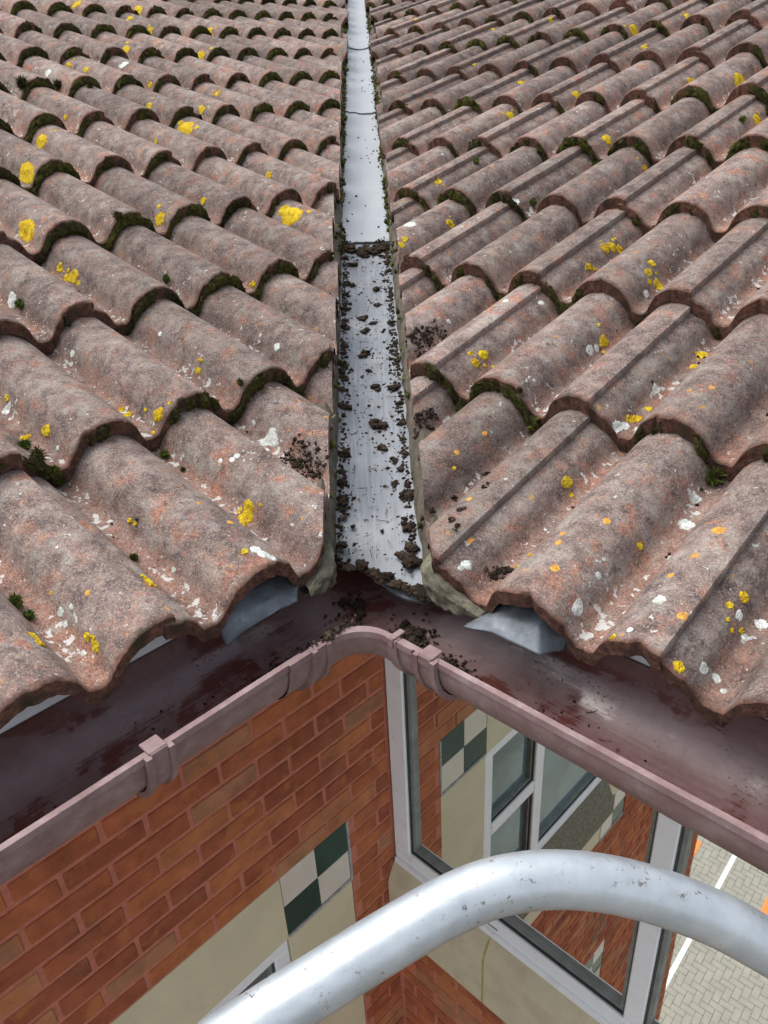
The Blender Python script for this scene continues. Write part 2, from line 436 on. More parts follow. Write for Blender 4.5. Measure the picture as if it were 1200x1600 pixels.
# roll profile, softened where it meets the pan
_d = np.linspace(-0.16, 0.16, 641)
_raw = np.where(np.abs(_d) < 0.059, np.sqrt(np.clip(1 - (_d / 0.059) ** 2, 0, 1)), 0)
_k = np.exp(-0.5 * (np.arange(-40, 41) * 0.0005 / 0.0046) ** 2); _k /= _k.sum()
_sm = np.convolve(_raw, _k, 'same'); _sm = _sm / _sm.max()
def roll(d): return np.interp(np.abs(d), _d[320:], _sm[320:])
def prof(a):
    """tile profile above the pan, a measured to the right looking up the slope"""
    h = np.maximum(roll(a), roll(a - 0.15))
    left = roll(a + 0.15) - 0.20 * np.clip((-0.085 - a) / 0.03, 0, 1)
    return HR * np.where(a < -0.075, np.maximum(left, 0), h)
NA = 61
A_ = np.concatenate([np.linspace(-0.143, 0.168, NA - 2), [0.1705, 0.172]])
T_ = np.array([0.0, 0.003, 0.009, 0.03, 0.10, 0.19, 0.28, 0.40])
DROP = np.array([0.0036, 0.0008, 0.0, 0, 0, 0, 0, 0])

def make_tile(side, k, mi, parent, store):
    tn = EAVE_T[side] if k == 0 else T0[side] + G * k
    sc_ = S0[side] + ROLLP * 2 * mi               # crest of the middle roll
    sg = side                                      # a = +s on the right slope, -s on the left
    if k == 0: tl = T_ * (0.43 / 0.40)
    else: tl = T_
    jit = random.uniform(-0.004, 0.004); tilt = random.uniform(-0.006, 0.006); lift = random.uniform(-0.0015, 0.0015)
    seed = Vector((random.random() * 50, random.random() * 50, 0))
    n = len(tl); top = np.zeros((n, NA, 3)); bot = np.zeros((n, NA, 3))
    hp = prof(A_)
    edge = np.array([noise.noise(seed + Vector((a * 60, 0, 0))) * 0.0035 + noise.noise(seed + Vector((a * 230, 5, 0))) * 0.0030 for a in A_])
    for a in range(4):                             # a few chips out of the lower edge
        if random.random() < 0.5:
            c_ = random.uniform(-0.1, 0.16); edge += 0.007 * random.random() * np.exp(-((A_ - c_) / 0.006) ** 2)
    wob = np.array([noise.noise(seed + Vector((a * 25, 9, 0))) * 0.0012 for a in A_])
    for i in range(n):
        fall = max(0.0, 1 - tl[i] / 0.03)
        t = tn + jit + tl[i] + edge * fall + tilt * A_
        h = hp - DROP[i] * (1 + 0.6 * wob / 0.0012) - TH * tl[i] / G + lift + wob
        h[-1] -= 0.003
        top[i] = np.stack([A_, t, h], 1)
        hb = np.minimum(h, hp - DROP[i] * 0 - TH * tl[i] / G + lift) - (TH - 0.0035)
        ab = A_ * 1.0; ab[0] += 0.001; ab[-1] -= 0.0025
        bot[i] = np.stack([ab, t, hb], 1)
    mids = []
    for fr in (0.33, 0.68):
        mm = top[0] * (1 - fr) + bot[0] * fr
        mm[:, 1] += np.array([noise.noise(seed + Vector((a * 130, fr * 40, 3))) * 0.0030 for a in A_])
        mids.append(mm)
    pts = [top.reshape(-1, 3), bot.reshape(-1, 3), mids[0], mids[1]]
    V = np.concatenate(pts)
    F = []; NB = n * NA; M0 = 2 * n * NA; M1 = M0 + NA
    for i in range(n - 1):
        for j in range(NA - 1):
            a0 = i * NA + j
            F.append((a0, a0 + 1, a0 + NA + 1, a0 + NA)); F.append((NB + a0, NB + a0 + NA, NB + a0 + NA + 1, NB + a0 + 1))
        F.append((i * NA, (i + 1) * NA, NB + (i + 1) * NA, NB + i * NA))
        r0 = i * NA + NA - 1
        F.append((r0, NB + r0, NB + r0 + NA, r0 + NA))
    ns = len(F)
    for j in range(NA - 1):
        for (p0, p1) in ((0, M0), (M0, M1), (M1, NB)):
            F.append((p0 + j, p1 + j, p1 + j + 1, p0 + j + 1))
        b0 = (n - 1) * NA + j
        F.append((b0, b0 + 1, NB + b0 + 1, NB + b0))
    hgt = np.tile(hp / HR, n * 2 + 2)
    along = np.concatenate([np.repeat(tl, NA), np.repeat(tl, NA), np.zeros(2 * NA)])
    nose = np.concatenate([np.zeros(n * NA), np.ones(n * NA), np.ones(2 * NA)])
    nose[:NA] = 1.0; nose[NA:2 * NA] = 0.45
    # to world
    e, u, nn = (np.array(x) for x in (ax_e(side), ax_u(side), ax_n(side)))
    s = sc_ + sg * V[:, 0]
    W = np.outer(s, e) + np.outer(V[:, 1], u) + np.outer(V[:, 2] - HR, nn)
    me = bpy.data.meshes.new('tile')
    me.from_pydata(W.tolist(), [], F)
    for nm, arr in (('hgt', hgt), ('nose', nose), ('along', along)):
        at = me.attributes.new(nm, 'FLOAT', 'POINT'); at.data.foreach_set('value', arr.astype(np.float32))
    # cut along the valley
    x0 = VX[side] + 0.008 * noise.noise(Vector((k * 3.3, mi * 1.7, side)))
    xs = W[:, 0] * side
    if xs.max() < x0 * side + 0.02:
        bpy.data.meshes.remove(me); return None
    if xs.min() < x0 * side:
        bm = bmesh.new(); bm.from_mesh(me)
        tw = 0.010 * noise.noise(Vector((k * 1.3, 4.4, side)))
        res = bmesh.ops.bisect_plane(bm, geom=bm.verts[:] + bm.edges[:] + bm.faces[:], plane_co=(x0, 0, 0), plane_no=Vector((-side, tw, 0)).normalized(), clear_outer=True, dist=1e-5)
        ed = [x for x in res['geom_cut'] if isinstance(x, bmesh.types.BMEdge)]
        try: bmesh.ops.holes_fill(bm, edges=ed, sides=0)
        except Exception: pass
        bm.to_mesh(me); bm.free()
        if len(me.polygons) < 20:
            bpy.data.meshes.remove(me); return None
    me.polygons.foreach_set('use_smooth', [True] * len(me.polygons))
    me.set_sharp_from_angle(angle=R(38))
    me.materials.append(MT['tile']); me.update()
    o = link(bpy.data.objects.new('tile', me), parent)
    bm = bmesh.new(); bm.from_mesh(me); bmesh.ops.triangulate(bm, faces=bm.faces[:])
    b0 = len(store[0]); store[0].extend([v.co.copy() for v in bm.verts]); store[1].extend([[b0 + v.index for v in f.verts] for f in bm.faces]); bm.free()
    return o

ROWS = 15
roofs, BVH, NOSES = {}, {}, {-1: [], 1: []}
for side in (-1, 1):
    rf = thing('tiled_roof', 'weathered red-brown barrel-tiled roof slope %s' % ('left of the metal valley, rolls falling to the right' if side < 0 else 'right of the metal valley, seam on every second roll'), 'roof', roofpt(side, 0.8, EAVE_T[side], -0.05))
    roofs[side] = rf
    store = ([], [])
    cnt = 0
    for k in range(ROWS):
        tn = EAVE_T[side] if k == 0 else T0[side] + G * k
        for mi in range(-20, 14):
            sc_ = S0[side] + 0.3 * mi
            P = roofpt(side, sc_, tn + 0.15, 0)
            if P.x * side < -0.2: continue
            pp = pix(P)
            near = k <= 3 and sc_ < 1.25
            if not near:
                if pp is None or not (-420 < pp[0] < 1620 and -230 < pp[1] < 2000): continue
            if make_tile(side, k, mi, rf, store):
                cnt += 1
                for jj in (0, 1): NOSES[side].append((k, 2 * mi + (jj if side > 0 else -jj), jj))
    BVH[side] = BVHTree.FromPolygons(store[0], store[1])
    print('tiles', side, cnt)
    # underlay below the tiles, cut back from the valley, added to block light leaks
    mb = MB()
    ts = ((0.07, 4.4) if side < 0 else (0.01, 4.4))
    row = []
    for t in ts:
        sv = (0.10 / Q) - CP * t
        row.append([roofpt(side, sv + x * (3.2 + CP * t - sv * 0 if False else 3.0), t, -0.118) for x in (0, 1)])
    mb.quad_grid(row); mb.build('light_block_underlay', MT['light_block_underlay'], rf)

def surf(side, P, nrm=None):
    """drop a point onto the tiles along the roof normal"""
    n_ = ax_n(side) if nrm is None else nrm
    hit = BVH[side].ray_cast(Vector(P) + n_ * 0.06, -n_, 0.2)
    return hit[0], hit[1]

# ------------------------------------------------------------------ valley gutter between the slopes
TV = math.tan(PIT) * Q
valley = thing('valley_gutter', 'straight pale metal valley gutter running up between the two tiled slopes', 'valley gutter', (0, -0.06, -0.13))
def liner_sheet(y0, y1, dz, seed, tongue=False):
    xs = np.linspace(-0.092, 0.072, 25); ny = max(8, int((y1 - y0) / 0.035))
    pts, edge = [], []
    for i in range(ny + 1):
        f = i / ny; rowp = []
        for x in xs:
            yy = y0 + (y1 - y0) * f
            if tongue:
                ys = -0.018 - 0.80 * (x + 0.07) - 0.006 * math.sin(x * 60) if x > -0.07 else -0.012
                yy = ys + (y1 - ys) * f
            elif f < 0.2:
                yy += (1 - f / 0.2) * (0.018 * math.sin(x * 30 + seed) + 0.012 * noise.noise(Vector((x * 50, seed, 0))))
            c = (x + 0.010) / 0.082
            z = TV * yy - 0.103 + 0.016 * abs(c) ** 1.6 + dz + 0.0012 * noise.noise(Vector((x * 18, yy * 7, seed)))
            if tongue and f < 0.12: z -= 0.012 * (1 - f / 0.12) ** 2
            rowp.append((x, yy, z)); edge.append(min(1.0, abs(c) ** 2.2 + (0.0 if f > 0.02 else 0.35)))
        pts.append(rowp)
    mb = MB(); mb.quad_grid(pts)
    nv = len(mb.v)
    # a real thickness: skirt along the lower end
    m = len(xs); b = nv
    for j in range(m):
        x, y, z = mb.v[j]; mb.v.append((x, y + 0.001, z - 0.004)); edge.append(1.0)
    for j in range(m - 1): mb.f.append((b + j, b + j + 1, j + 1, j))
    o = mb.build('liner_sheet', MT['liner'], valley, True, 50)
    at = o.data.attributes.new('upper_sheet', 'FLOAT', 'POINT'); at.data.foreach_set('value', np.full(len(mb.v), 0.0 if tongue else 1.0, np.float32))
    at = o.data.attributes.new('edge', 'FLOAT', 'POINT'); at.data.foreach_set('value', np.array(edge, np.float32))
    return o
liner_sheet(-0.1, 1.25, 0.0, 1, True)
liner_sheet(1.115, 2.5, 0.007, 2)
liner_sheet(2.36, 3.7, 0.0125, 3)
liner_sheet(3.55, 6.0, 0.018, 4)
# bedding mortar closing the cut tile edges on both sides
def mortar_bed(side):
    xe = VX[side]
    ys = np.arange(-0.105 if side < 0 else -0.13, 6.0, 0.02); pts = []
    for y in ys:
        zc = TV * y
        nz = lambda q_: noise.noise(Vector((y * 22, q_ * 3.1, side * 4))) * 0.006
        xin = -0.070 if side < 0 else 0.048
        fz = min(1.0, max(0.0, (-0.005 - y) / 0.06)); xin = xin + (xe + side * 0.010 - xin) * fz
        cr = [(xin, -0.106 + 0.03 * fz), (xin + side * 0.004, -0.094 + 0.022 * fz), (xe - side * 0.008, -0.078), (xe - side * 0.003, -0.060), (xe + side * 0.012, -0.048), (xe + side * 0.05, -0.070)]
        pts.append([(x + nz(i) * (0.9 if i < 4 else 0.3), y, zc + z + nz(i + 9)) for i, (x, z) in enumerate(cr)])
    mb = MB(); mb.quad_grid(pts)
    return mb.build('mortar_bed', MT['mortarbed'], valley, True, 60)
mortar_bed(-1); mortar_bed(1)

# ------------------------------------------------------------------ rain gutter
ZG = -0.110
GB = {-1: -0.052, 1: 0.000}; GL = {-1: 0.100, 1: 0.153}   # back and front edge, measured outward
WALL = {-1: -0.70, 1: -0.66}
gutter = thing('rain_gutter', 'brown plastic half-round rain gutter turning the corner under both eaves', 'gutter', (0, -0.19, -0.19))
# plan frame: the two lip lines meet at LC; A along left eave, B along right eave
def meet(ol, orr):
    # point with out_left = ol and out_right = orr
    return Vector(((ol - orr) * Q, -(ol + orr) * Q, 0))
def half_round(n=14, width=0.152, depth=0.078, off=0.0):
    """list of (distance out from back edge, z) along the bowl"""
    r = width / 2; out = []
    for i in range(n + 1):
        a = math.pi * i / n
        out.append((r - (r + off) * math.cos(a), -(depth + off) * math.sin(a) ** 0.85))
    return out
def sweep_path(o_out, rr):
    """plan polyline of the line lying o_out (fraction 0 back .. 1 lip) across the gutter; fillet radius measured at the lip"""
    wl_ = GB[-1] + (GL[-1] - GB[-1]) * o_out; wr_ = GB[1] + (GL[1] - GB[1]) * o_out
    c = meet(wl_, wr_); return c, rr
LIPR = 0.050
def plan(o_l, o_r, s_list, arc=True, rad=LIPR):
    """plan points for stations: ('L', s) along left, ('R', s) along right, ('C', f) on the bend"""
    pts = []
    for kind, v in s_list:
        if kind == 'L': pts.append(ax_out(-1) * o_l + ax_e(-1) * v)
        elif kind == 'R': pts.append(ax_out(1) * o_r + ax_e(1) * v)
        else:
            r_ = rad * (1 - 0.5 * (GL[-1] - o_l) / 0.152)
            cc = meet(o_l, o_r) + ax_e(-1) * r_ + ax_e(1) * r_      # bend centre, on the yard side
            ang = v * math.pi / 2
            pts.append(cc + (-ax_out(-1) * math.cos(ang) - ax_out(1) * math.sin(ang)) * r_)
    return pts
sLc = (meet(GL[-1], GL[1]) + ax_e(-1) * LIPR).dot(ax_e(-1)); sRc = (meet(GL[-1], GL[1]) + ax_e(1) * LIPR).dot(ax_e(1))
def gutter_shell(stations, name, extra=0.0, lip=True):
    """inner skin, rolled lip and outer skin of a stretch of gutter"""
    prof_in = half_round(18, 0.152, 0.078, extra)
    prof_out = half_round(18, 0.152, 0.078, extra + 0.003)
    t = 0.0
    cs = [(x, z, 0) for x, z in prof_in]
    xo, xi = prof_out[-1][0], prof_in[-1][0]
    cs += [(xi - 0.003, 0.0008, 1), (xi - 0.003, 0.004, 1), (xo + 0.0025, 0.0045, 1), (xo + 0.003, -0.004, 1), (xo, -0.006, 1)]
    cs += [(x, z, 1) for x, z in reversed(prof_out[:-1])]
    pts = []; ds = []
    for d, z, mi in cs:
        pl = plan(GB[-1] + d, GB[1] + d, stations)
        pts.append([(p.x, p.y, ZG + z + 0.0008 * noise.noise(Vector((p.x * 9, p.y * 9, d * 20)))) for p in pl]); ds.append(mi)
    mb = MB(); mb.quad_grid(pts)
    mi = []
    for i in range(len(cs) - 1): mi += [ds[i + 1]] * (len(stations) - 1)
    o = mesh_obj(name, mb.v, mb.f, None, gutter, True, 45, [MT['gin'], MT['gout']], mi)
    n_ = len(stations); al = []
    for kd, v in stations: al.append(-v if kd == 'L' else (v if kd == 'R' else -sLc + (sLc + sRc) * v))
    at = o.data.attributes.new('along', 'FLOAT', 'POINT'); at.data.foreach_set('value', np.tile(np.array(al, np.float32), len(cs)))
    at = o.data.attributes.new('across', 'FLOAT', 'POINT'); at.data.foreach_set('value', np.repeat(np.array([c[0] for c in cs], np.float32), n_))
    return o
SL = [('L', s) for s in np.linspace(2.2, sLc + 0.05, 40)]; SR = [('R', s) for s in np.linspace(sRc + 0.025, 2.2, 40)]
gutter_shell(SL, 'gutter_run'); gutter_shell(SR, 'gutter_run')
CORN = [('L', sLc + 0.075), ('L', sLc + 0.03)] + [('C', f) for f in np.linspace(0, 1, 15)] + [('R', sRc + 0.02), ('R', sRc + 0.05)]
gutter_shell(CORN, 'corner_piece', 0.0025)
def clip(side, s, w=0.030, tab=True, rib=True):
    """strap that hugs the outside of the gutter and hooks over the lip"""
    mb = MB()
    K = 'L' if side < 0 else 'R'
    def strap(s0, s1, th):
        po = half_round(18, 0.152, 0.078, 0.006 + th); pi_ = half_round(18, 0.152, 0.078, 0.0055)
        cs = [(x, z) for x, z in po[4:]] + [(po[-1][0] + 0.0005, 0.005), (po[-1][0] - 0.010, 0.0052), (po[-1][0] - 0.010, 0.003), (pi_[-1][0], 0.002)] + [(x, z) for x, z in reversed(pi_[4:])]
        cs.append(cs[0])
        sts = [(K, s0), (K, s1)]
        pts = []
        for d, z in cs:
            pl = plan(GB[-1] + d, GB[1] + d, sts); pts.append([(p.x, p.y, ZG + z) for p in pl])
        mb.quad_grid(pts)
        for col in (0, 1):
            b = len(mb.v)
            mb.v += [pts[i][col] for i in range(len(cs) - 1)]; n_ = len(cs) - 1
            for i in range(n_ // 2 - 1): mb.f.append((b + i, b + i + 1, b + n_ - 2 - i, b + n_ - 1 - i))
    strap(s - w / 2, s + w / 2, 0.0035)
    if rib:
        strap(s - w / 2 - 0.003, s - w / 2 + 0.004, 0.0065); strap(s + w / 2 - 0.004, s + w / 2 + 0.003, 0.0065)
    if tab:
        o = ax_out(side) * (GL[side]) + ax_e(side) * s + Vector((0, 0, ZG))
        mb.box(o, ax_e(side), ax_out(side), (0, 0, 1), (-w / 2 + 0.003, -0.014, 0.0052), (w / 2 - 0.003, 0.008, 0.0078), 0.001)
        mb.box(o, ax_e(side), ax_out(side), (0, 0, 1), (-w / 2 + 0.004, 0.0082, -0.006), (w / 2 - 0.004, 0.0105, 0.0075), 0.0008)
    return mb.build('gutter_clip', MT['gout'], gutter, True, 40)
clip(-1, 0.460, 0.028); clip(-1, 0.228, 0.024, tab=False); clip(1, 0.166, 0.016, rib=False); clip(1, 0.222, 0.028)

# ------------------------------------------------------------------ eaves boards
for side in (-1, 1):
    ev = thing('eaves_boards', 'white fascia board and soffit behind the gutter, %s eave' % ('left' if side < 0 else 'right'), 'fascia', ax_out(side) * (GB[side] - 0.02) + ax_e(side) * 0.8 + Vector((0, 0, -0.32)))
    s_a = (meet(GB[-1] - 0.012, GB[1] - 0.012)).dot(ax_e(side)) + 0.0
    mb = MB()
    # fascia with a rounded top nosing that shows below the tile rolls
    cs = [(-0.030, -0.205), (-0.0035, -0.205), (-0.0035, -0.125), (-0.0035, -0.100), (-0.007, -0.088), (-0.016, -0.081), (-0.030, -0.080)]
    pts = [[ax_out(side) * (GB[side] + d) + ax_e(side) * s + Vector((0, 0, z)) for s in np.linspace(s_a + (0.13 if side < 0 else 0.20), 2.3, 14)] for d, z in cs]
    mb.quad_grid(pts); mb.build('fascia_board', MT['white'], ev, True, 50)
    mb = MB(); mb.box(Vector((0, 0, 0)), ax_e(side), ax_out(side), (0, 0, 1), (s_a - 0.55, WALL[side] - 0.01, -0.222), (2.3, GB[side] - 0.005, -0.207)); mb.build('soffit_board', MT['white'], ev)

# ------------------------------------------------------------------ lead flaps and mortar at the valley foot
def sheet(name, side, rows, mat, parent, thick=0.0018, seed=0):
    """rows of (s, out, z) control points -> thin dressed lead sheet with dents"""
    P = [[ax_e(side) * s_ + ax_out(side) * o_ + Vector((0, 0, z_)) for s_, o_, z_ in r_] for r_ in rows]
    n, m, K = len(P), len(P[0]), 7; pts = []
    for i in range((n - 1) * K + 1):
        fi = min(i / K, n - 1 - 1e-6); i0 = int(fi); f = fi - i0; row = []
        for j in range((m - 1) * K + 1):
            fj = min(j / K, m - 1 - 1e-6); j0 = int(fj); g = fj - j0
            g2 = g * g * (3 - 2 * g) * 0.35 + g * 0.65; f2 = f * f * (3 - 2 * f) * 0.4 + f * 0.6
            p_ = (P[i0][j0] * (1 - f2) + P[i0 + 1][j0] * f2) * (1 - g2) + (P[i0][j0 + 1] * (1 - f2) + P[i0 + 1][j0 + 1] * f2) * g2
            p_ = p_ + Vector((0, 0, 1)) * 0.0022 * noise.noise(Vector((fi * 1.7, fj * 1.7, seed))) + ax_out(side) * 0.003 * noise.noise(Vector((fj * 2.1, seed, 3))) * (fi / (n - 1))
            row.append(p_)
        pts.append(row)
    mb = MB(); mb.quad_grid(pts)
    o = mb.build(name, mat, parent, True, 60)
    so = o.modifiers.new('solid', 'SOLIDIFY'); so.thickness = thick
    return o
sheet('lead_flap', -1, [[(0.30, -0.045, -0.070), (0.27, -0.045, -0.060), (0.22, -0.045, -0.060), (0.15, -0.045, -0.066)],
                        [(0.302, -0.01, -0.078), (0.268, -0.01, -0.067), (0.22, -0.01, -0.068), (0.155, -0.008, -0.080)],
                        [(0.302, 0.002, -0.092), (0.266, 0.010, -0.080), (0.22, 0.016, -0.078), (0.185, 0.016, -0.086)],
                        [(0.300, 0.008, -0.112), (0.268, 0.018, -0.096), (0.225, 0.026, -0.090), (0.195, 0.026, -0.092)]], MT['lead'], valley, seed=2)
sheet('lead_flap', 1, [[(0.232, 0.005, -0.098), (0.25, 0.005, -0.074), (0.30, 0.005, -0.060), (0.338, 0.005, -0.070)],
                       [(0.230, 0.035, -0.100), (0.25, 0.03, -0.078), (0.305, 0.026, -0.066), (0.340, 0.024, -0.086)],
                       [(0.224, 0.066, -0.102), (0.252, 0.060, -0.086), (0.312, 0.056, -0.076), (0.341, 0.036, -0.096)],
                       [(0.218, 0.082, -0.107), (0.262, 0.078, -0.097), (0.328, 0.076, -0.098), (0.341, 0.040, -0.104)]], MT['lead'], valley, seed=5)
def lumpy(name, side, rows, mat, parent, amp=0.004):
    P = [[ax_e(side) * s + ax_out(side) * o + Vector((0, 0, z)) for s, o, z in r_] for r_ in rows]
    mb = MB(); mb.quad_grid(P); bm = bmesh.new()
    vs = [bm.verts.new(v) for v in mb.v]
    for f in mb.f: bm.faces.new([vs[i] for i in f])
    bmesh.ops.subdivide_edges(bm, edges=bm.edges[:], cuts=7, use_grid_fill=True, smooth=0.6)
    for v in bm.verts: v.co += Vector((noise.noise(v.co * 60), noise.noise(v.co * 60 + Vector((9, 0, 0))), noise.noise(v.co * 60 + Vector((0, 9, 0))))) * amp + ax_out(side) * (noise.noise(v.co * 210) * 0.0022)
    me = bpy.data.meshes.new(name); bm.to_mesh(me); bm.free(); me.materials.append(mat)
    me.polygons.foreach_set('use_smooth', [True] * len(me.polygons))
    return link(bpy.data.objects.new(name, me), parent)
# mortar under the last cut tile on each side of the valley foot
lumpy('mortar_wedge', 1, [[(0.105, 0.000, -0.062), (0.140, 0.005, -0.050), (0.185, 0.010, -0.072), (0.232, 0.015, -0.090)],
                          [(0.118, 0.045, -0.072), (0.148, 0.060, -0.052), (0.190, 0.062, -0.074), (0.232, 0.060, -0.091)],
                          [(0.125, 0.054, -0.090), (0.155, 0.068, -0.080), (0.195, 0.069, -0.090), (0.230, 0.066, -0.096)],
                          [(0.128, 0.048, -0.114), (0.158, 0.062, -0.112), (0.196, 0.063, -0.108), (0.230, 0.058, -0.102)],
                          [(0.120, 0.010, -0.122), (0.150, 0.020, -0.122), (0.190, 0.020, -0.116), (0.230, 0.020, -0.108)]], MT['mortarend'], valley, 0.0045)
lumpy('mortar_wedge', -1, [[(0.080, -0.040, -0.060), (0.118, -0.030, -0.068), (0.160, -0.030, -0.086)],
                           [(0.108, 0.008, -0.062), (0.138, 0.018, -0.070), (0.166, 0.022, -0.088)],
                           [(0.112, 0.018, -0.080), (0.140, 0.026, -0.086), (0.168, 0.028, -0.094)],
                           [(0.112, 0.012, -0.112), (0.140, 0.020, -0.108), (0.168, 0.022, -0.102)],
                           [(0.100, -0.030, -0.118), (0.130, -0.020, -0.116), (0.160, -0.020, -0.110)]], MT['mortarend'], valley, 0.0045)

# ------------------------------------------------------------------ brick walls
ZGROUND = -11.0
CH = 0.075
def brick_mesh(L, cache={}):
    key = round(L, 3)
    if key not in cache:
        mb = MB(); mb.box((0, 0, 0), (1, 0, 0), (0, 1, 0), (0, 0, 1), (0, -0.05, -0.0305), (L, 0.0, 0.0305), 0.003)
        me = bpy.data.meshes.new('brick'); me.from_pydata(mb.v, [], mb.f); me.materials.append(MT['brick']); me.update()
        cache[key] = me
    return cache[key]
def lay_bricks(side, parent, s0, s1, zt, zb, holes, nearf, shift=0.04):
    """stretcher bond between s0 and s1; holes = list of (s0, s1, zb, zt)"""
    w = WALL[side]; e = ax_e(side); o = ax_out(side)
    rotm = Matrix((e, o, Vector((0, 0, 1)))).transposed().to_4x4()
    far = MB(); n = 0; ftint = []
    ncourse = int((zt - zb) / CH)
    for c in range(ncourse):
        z = zt - CH * (c + 0.5)
        s = s0 - (0.0 if c % 2 == 0 else 0.1125) - shift - random.uniform(0, 0.004)
        while s < s1:
            L = 0.211
            a, b = max(s, s0), min(s + L, s1)
            for (h0, h1, hb, ht) in holes:
                if hb < z < ht:
                    if a >= h0 - 0.012 and b <= h1 + 0.012: a = b = 0
                    elif a < h0 < b: b = h0 - 0.004
                    elif a < h1 < b: a = h1 + 0.004
            if b - a > 0.02:
                dp = random.uniform(-0.0015, 0.0015)
                P = e * a + o * (w + dp) + Vector((0, 0, z))
                if nearf(a, z) and n < 300:
                    ob = bpy.data.objects.new('brick', brick_mesh(b - a)); ob.matrix_world = Matrix.Translation(P - parent.location) @ rotm
                    COL.objects.link(ob); ob.parent = parent; n += 1
                else:
                    far.box(P, e, o, (0, 0, 1), (0, -0.03, -0.031), (b - a, 0, 0.031)); ftint += [random.random()] * 8
            s += 0.225 + random.uniform(-0.002, 0.002)
    print('bricks', side, n, len(far.f) // 6)
    if far.v:
        ob = far.build('brickwork', MT['brick'], parent); tag(ob, kind='stuff')
        at = ob.data.attributes.new('tint', 'FLOAT', 'POINT'); at.data.foreach_set('value', np.array(ftint, np.float32))
SUR = (-0.45, 1.33); STOREY = 3.26
def flat(mb, side, w, s0, s1, z0, z1, t=0.02, bev=0.0):
    mb.box((0, 0, 0), ax_e(side), ax_out(side), (0, 0, 1), (s0, w - t, z0), (s1, w, z1), bev); return mb
CORNER_S = {-1: WALL[1], 1: WALL[-1]}
TOPZ = -1.665 + CH * 18
wallL = thing('brick_wall', 'orange-red brick wall with checkered tile panels, left under the eave', 'wall', ax_e(-1) * 0.8 + ax_out(-1) * WALL[-1] + Vector((0, 0, ZGROUND)))
holesL = [(SUR[0], SUR[1], -3.615 - STOREY * k, -1.665 - STOREY * k) for k in range(3)]
lay_bricks(-1, wallL, CORNER_S[-1] + 0.006, 3.0, TOPZ, ZGROUND, holesL, lambda s, z: (z > -2.6 and s < 1.15))
mb = MB(); zz = [-0.225]
for h_ in holesL: zz += [h_[3], h_[2]]
zz.append(ZGROUND); W0 = WALL[-1] - 0.0045
for i_ in range(0, len(zz), 2): flat(mb, -1, W0, CORNER_S[-1] - 0.1, 3.0, zz[i_ + 1], zz[i_], 0.10)
for i_ in range(1, len(zz) - 1, 2):
    flat(mb, -1, W0, CORNER_S[-1] - 0.1, SUR[0], zz[i_ + 1], zz[i_], 0.10); flat(mb, -1, W0, SUR[1], 3.0, zz[i_ + 1], zz[i_], 0.10)
mb.build('mortar_backing', MT['mortar'], wallL)
wallR = thing('brick_wall', 'red brick wall below the big window and its cream sill, right of the corner', 'wall', ax_e(1) * 0.8 + ax_out(1) * WALL[1] + Vector((0, 0, ZGROUND)))
WR = (-0.700, 1.45, -2.045, -0.36)      # window in the right wall: s0, s1, bottom, top
holesR = [(-0.72, 1.47, -2.415, -0.3)]
lay_bricks(1, wallR, CORNER_S[1] + 0.012, 2.6, -2.415 + CH * 28, ZGROUND, holesR, lambda s, z: (z > -4.2 and s < 0.6))
mb = MB(); flat(mb, 1, WALL[1] - 0.0045, CORNER_S[1] - 0.05, 2.6, ZGROUND, -2.40, 0.09)
flat(mb, 1, WALL[1] - 0.0045, 1.47, 2.6, -2.40, -0.325, 0.09); mb.build('mortar_backing', MT['mortar'], wallR)
# surrounds in the left wall, one for each storey
for k in range(3):
    dz = -STOREY * k; W_ = WALL[-1] - 0.004
    s0, s1 = SUR; ta = 0.295; g_ = 0.002
    zt, zb = -1.668 + dz, -3.61 + dz; ht = 0.285
    mb = MB(); flat(mb, -1, W_, s0 + ta + g_, s1 - ta - g_, zt - ht - 0.012, zt, 0.03, 0.001); mb.build('lintel_panel', MT['cream'], wallL)
    for (a, b) in ((s0, s0 + ta), (s1 - ta, s1)):
        mb = MB(); flat(mb, -1, W_ - 0.003, a + g_, b - g_, zb + ht + 0.004, zt - ht - 0.014, 0.03, 0.001); mb.build('side_panel', MT['cream'], wallL)
        for (z1_, par) in ((zt, 0), (zb + ht, 1)):
            cx, cz = (b - a) / 2, ht / 2
            for i in range(2):
                for j in range(2):
                    green = (i + j) % 2 == 0
                    mb = MB(); flat(mb, -1, W_ - 0.001, a + i * cx + 0.0012 + (0.006 if i == 0 else 0), a + (i + 1) * cx - 0.0012, z1_ - (j + 1) * cz + 0.0012, z1_ - j * cz - 0.0012, 0.03, 0.0006)
                    mb.build('wall_tile', MT['wt_green' if green else 'wt_cream'], wallL)
            mb = MB(); flat(mb, -1, W_ + 0.002, a - 0.004, a + 0.0045, z1_ - ht, z1_ - 0.002, 0.03); mb.build('sealant_bead', MT['putty'], wallL)
            mb = MB(); flat(mb, -1, W_ + 0.003, a, b - 0.002, z1_ - ht - 0.013, z1_ - ht + 0.001, 0.03); mb.build('sealant_bead', MT['putty'], wallL)
    mb = MB(); flat(mb, -1, W_, s0 + ta + g_, s1 - ta - g_, zb, zb + 0.24, 0.03, 0.001); mb.build('apron_panel', MT['cream'], wallL)

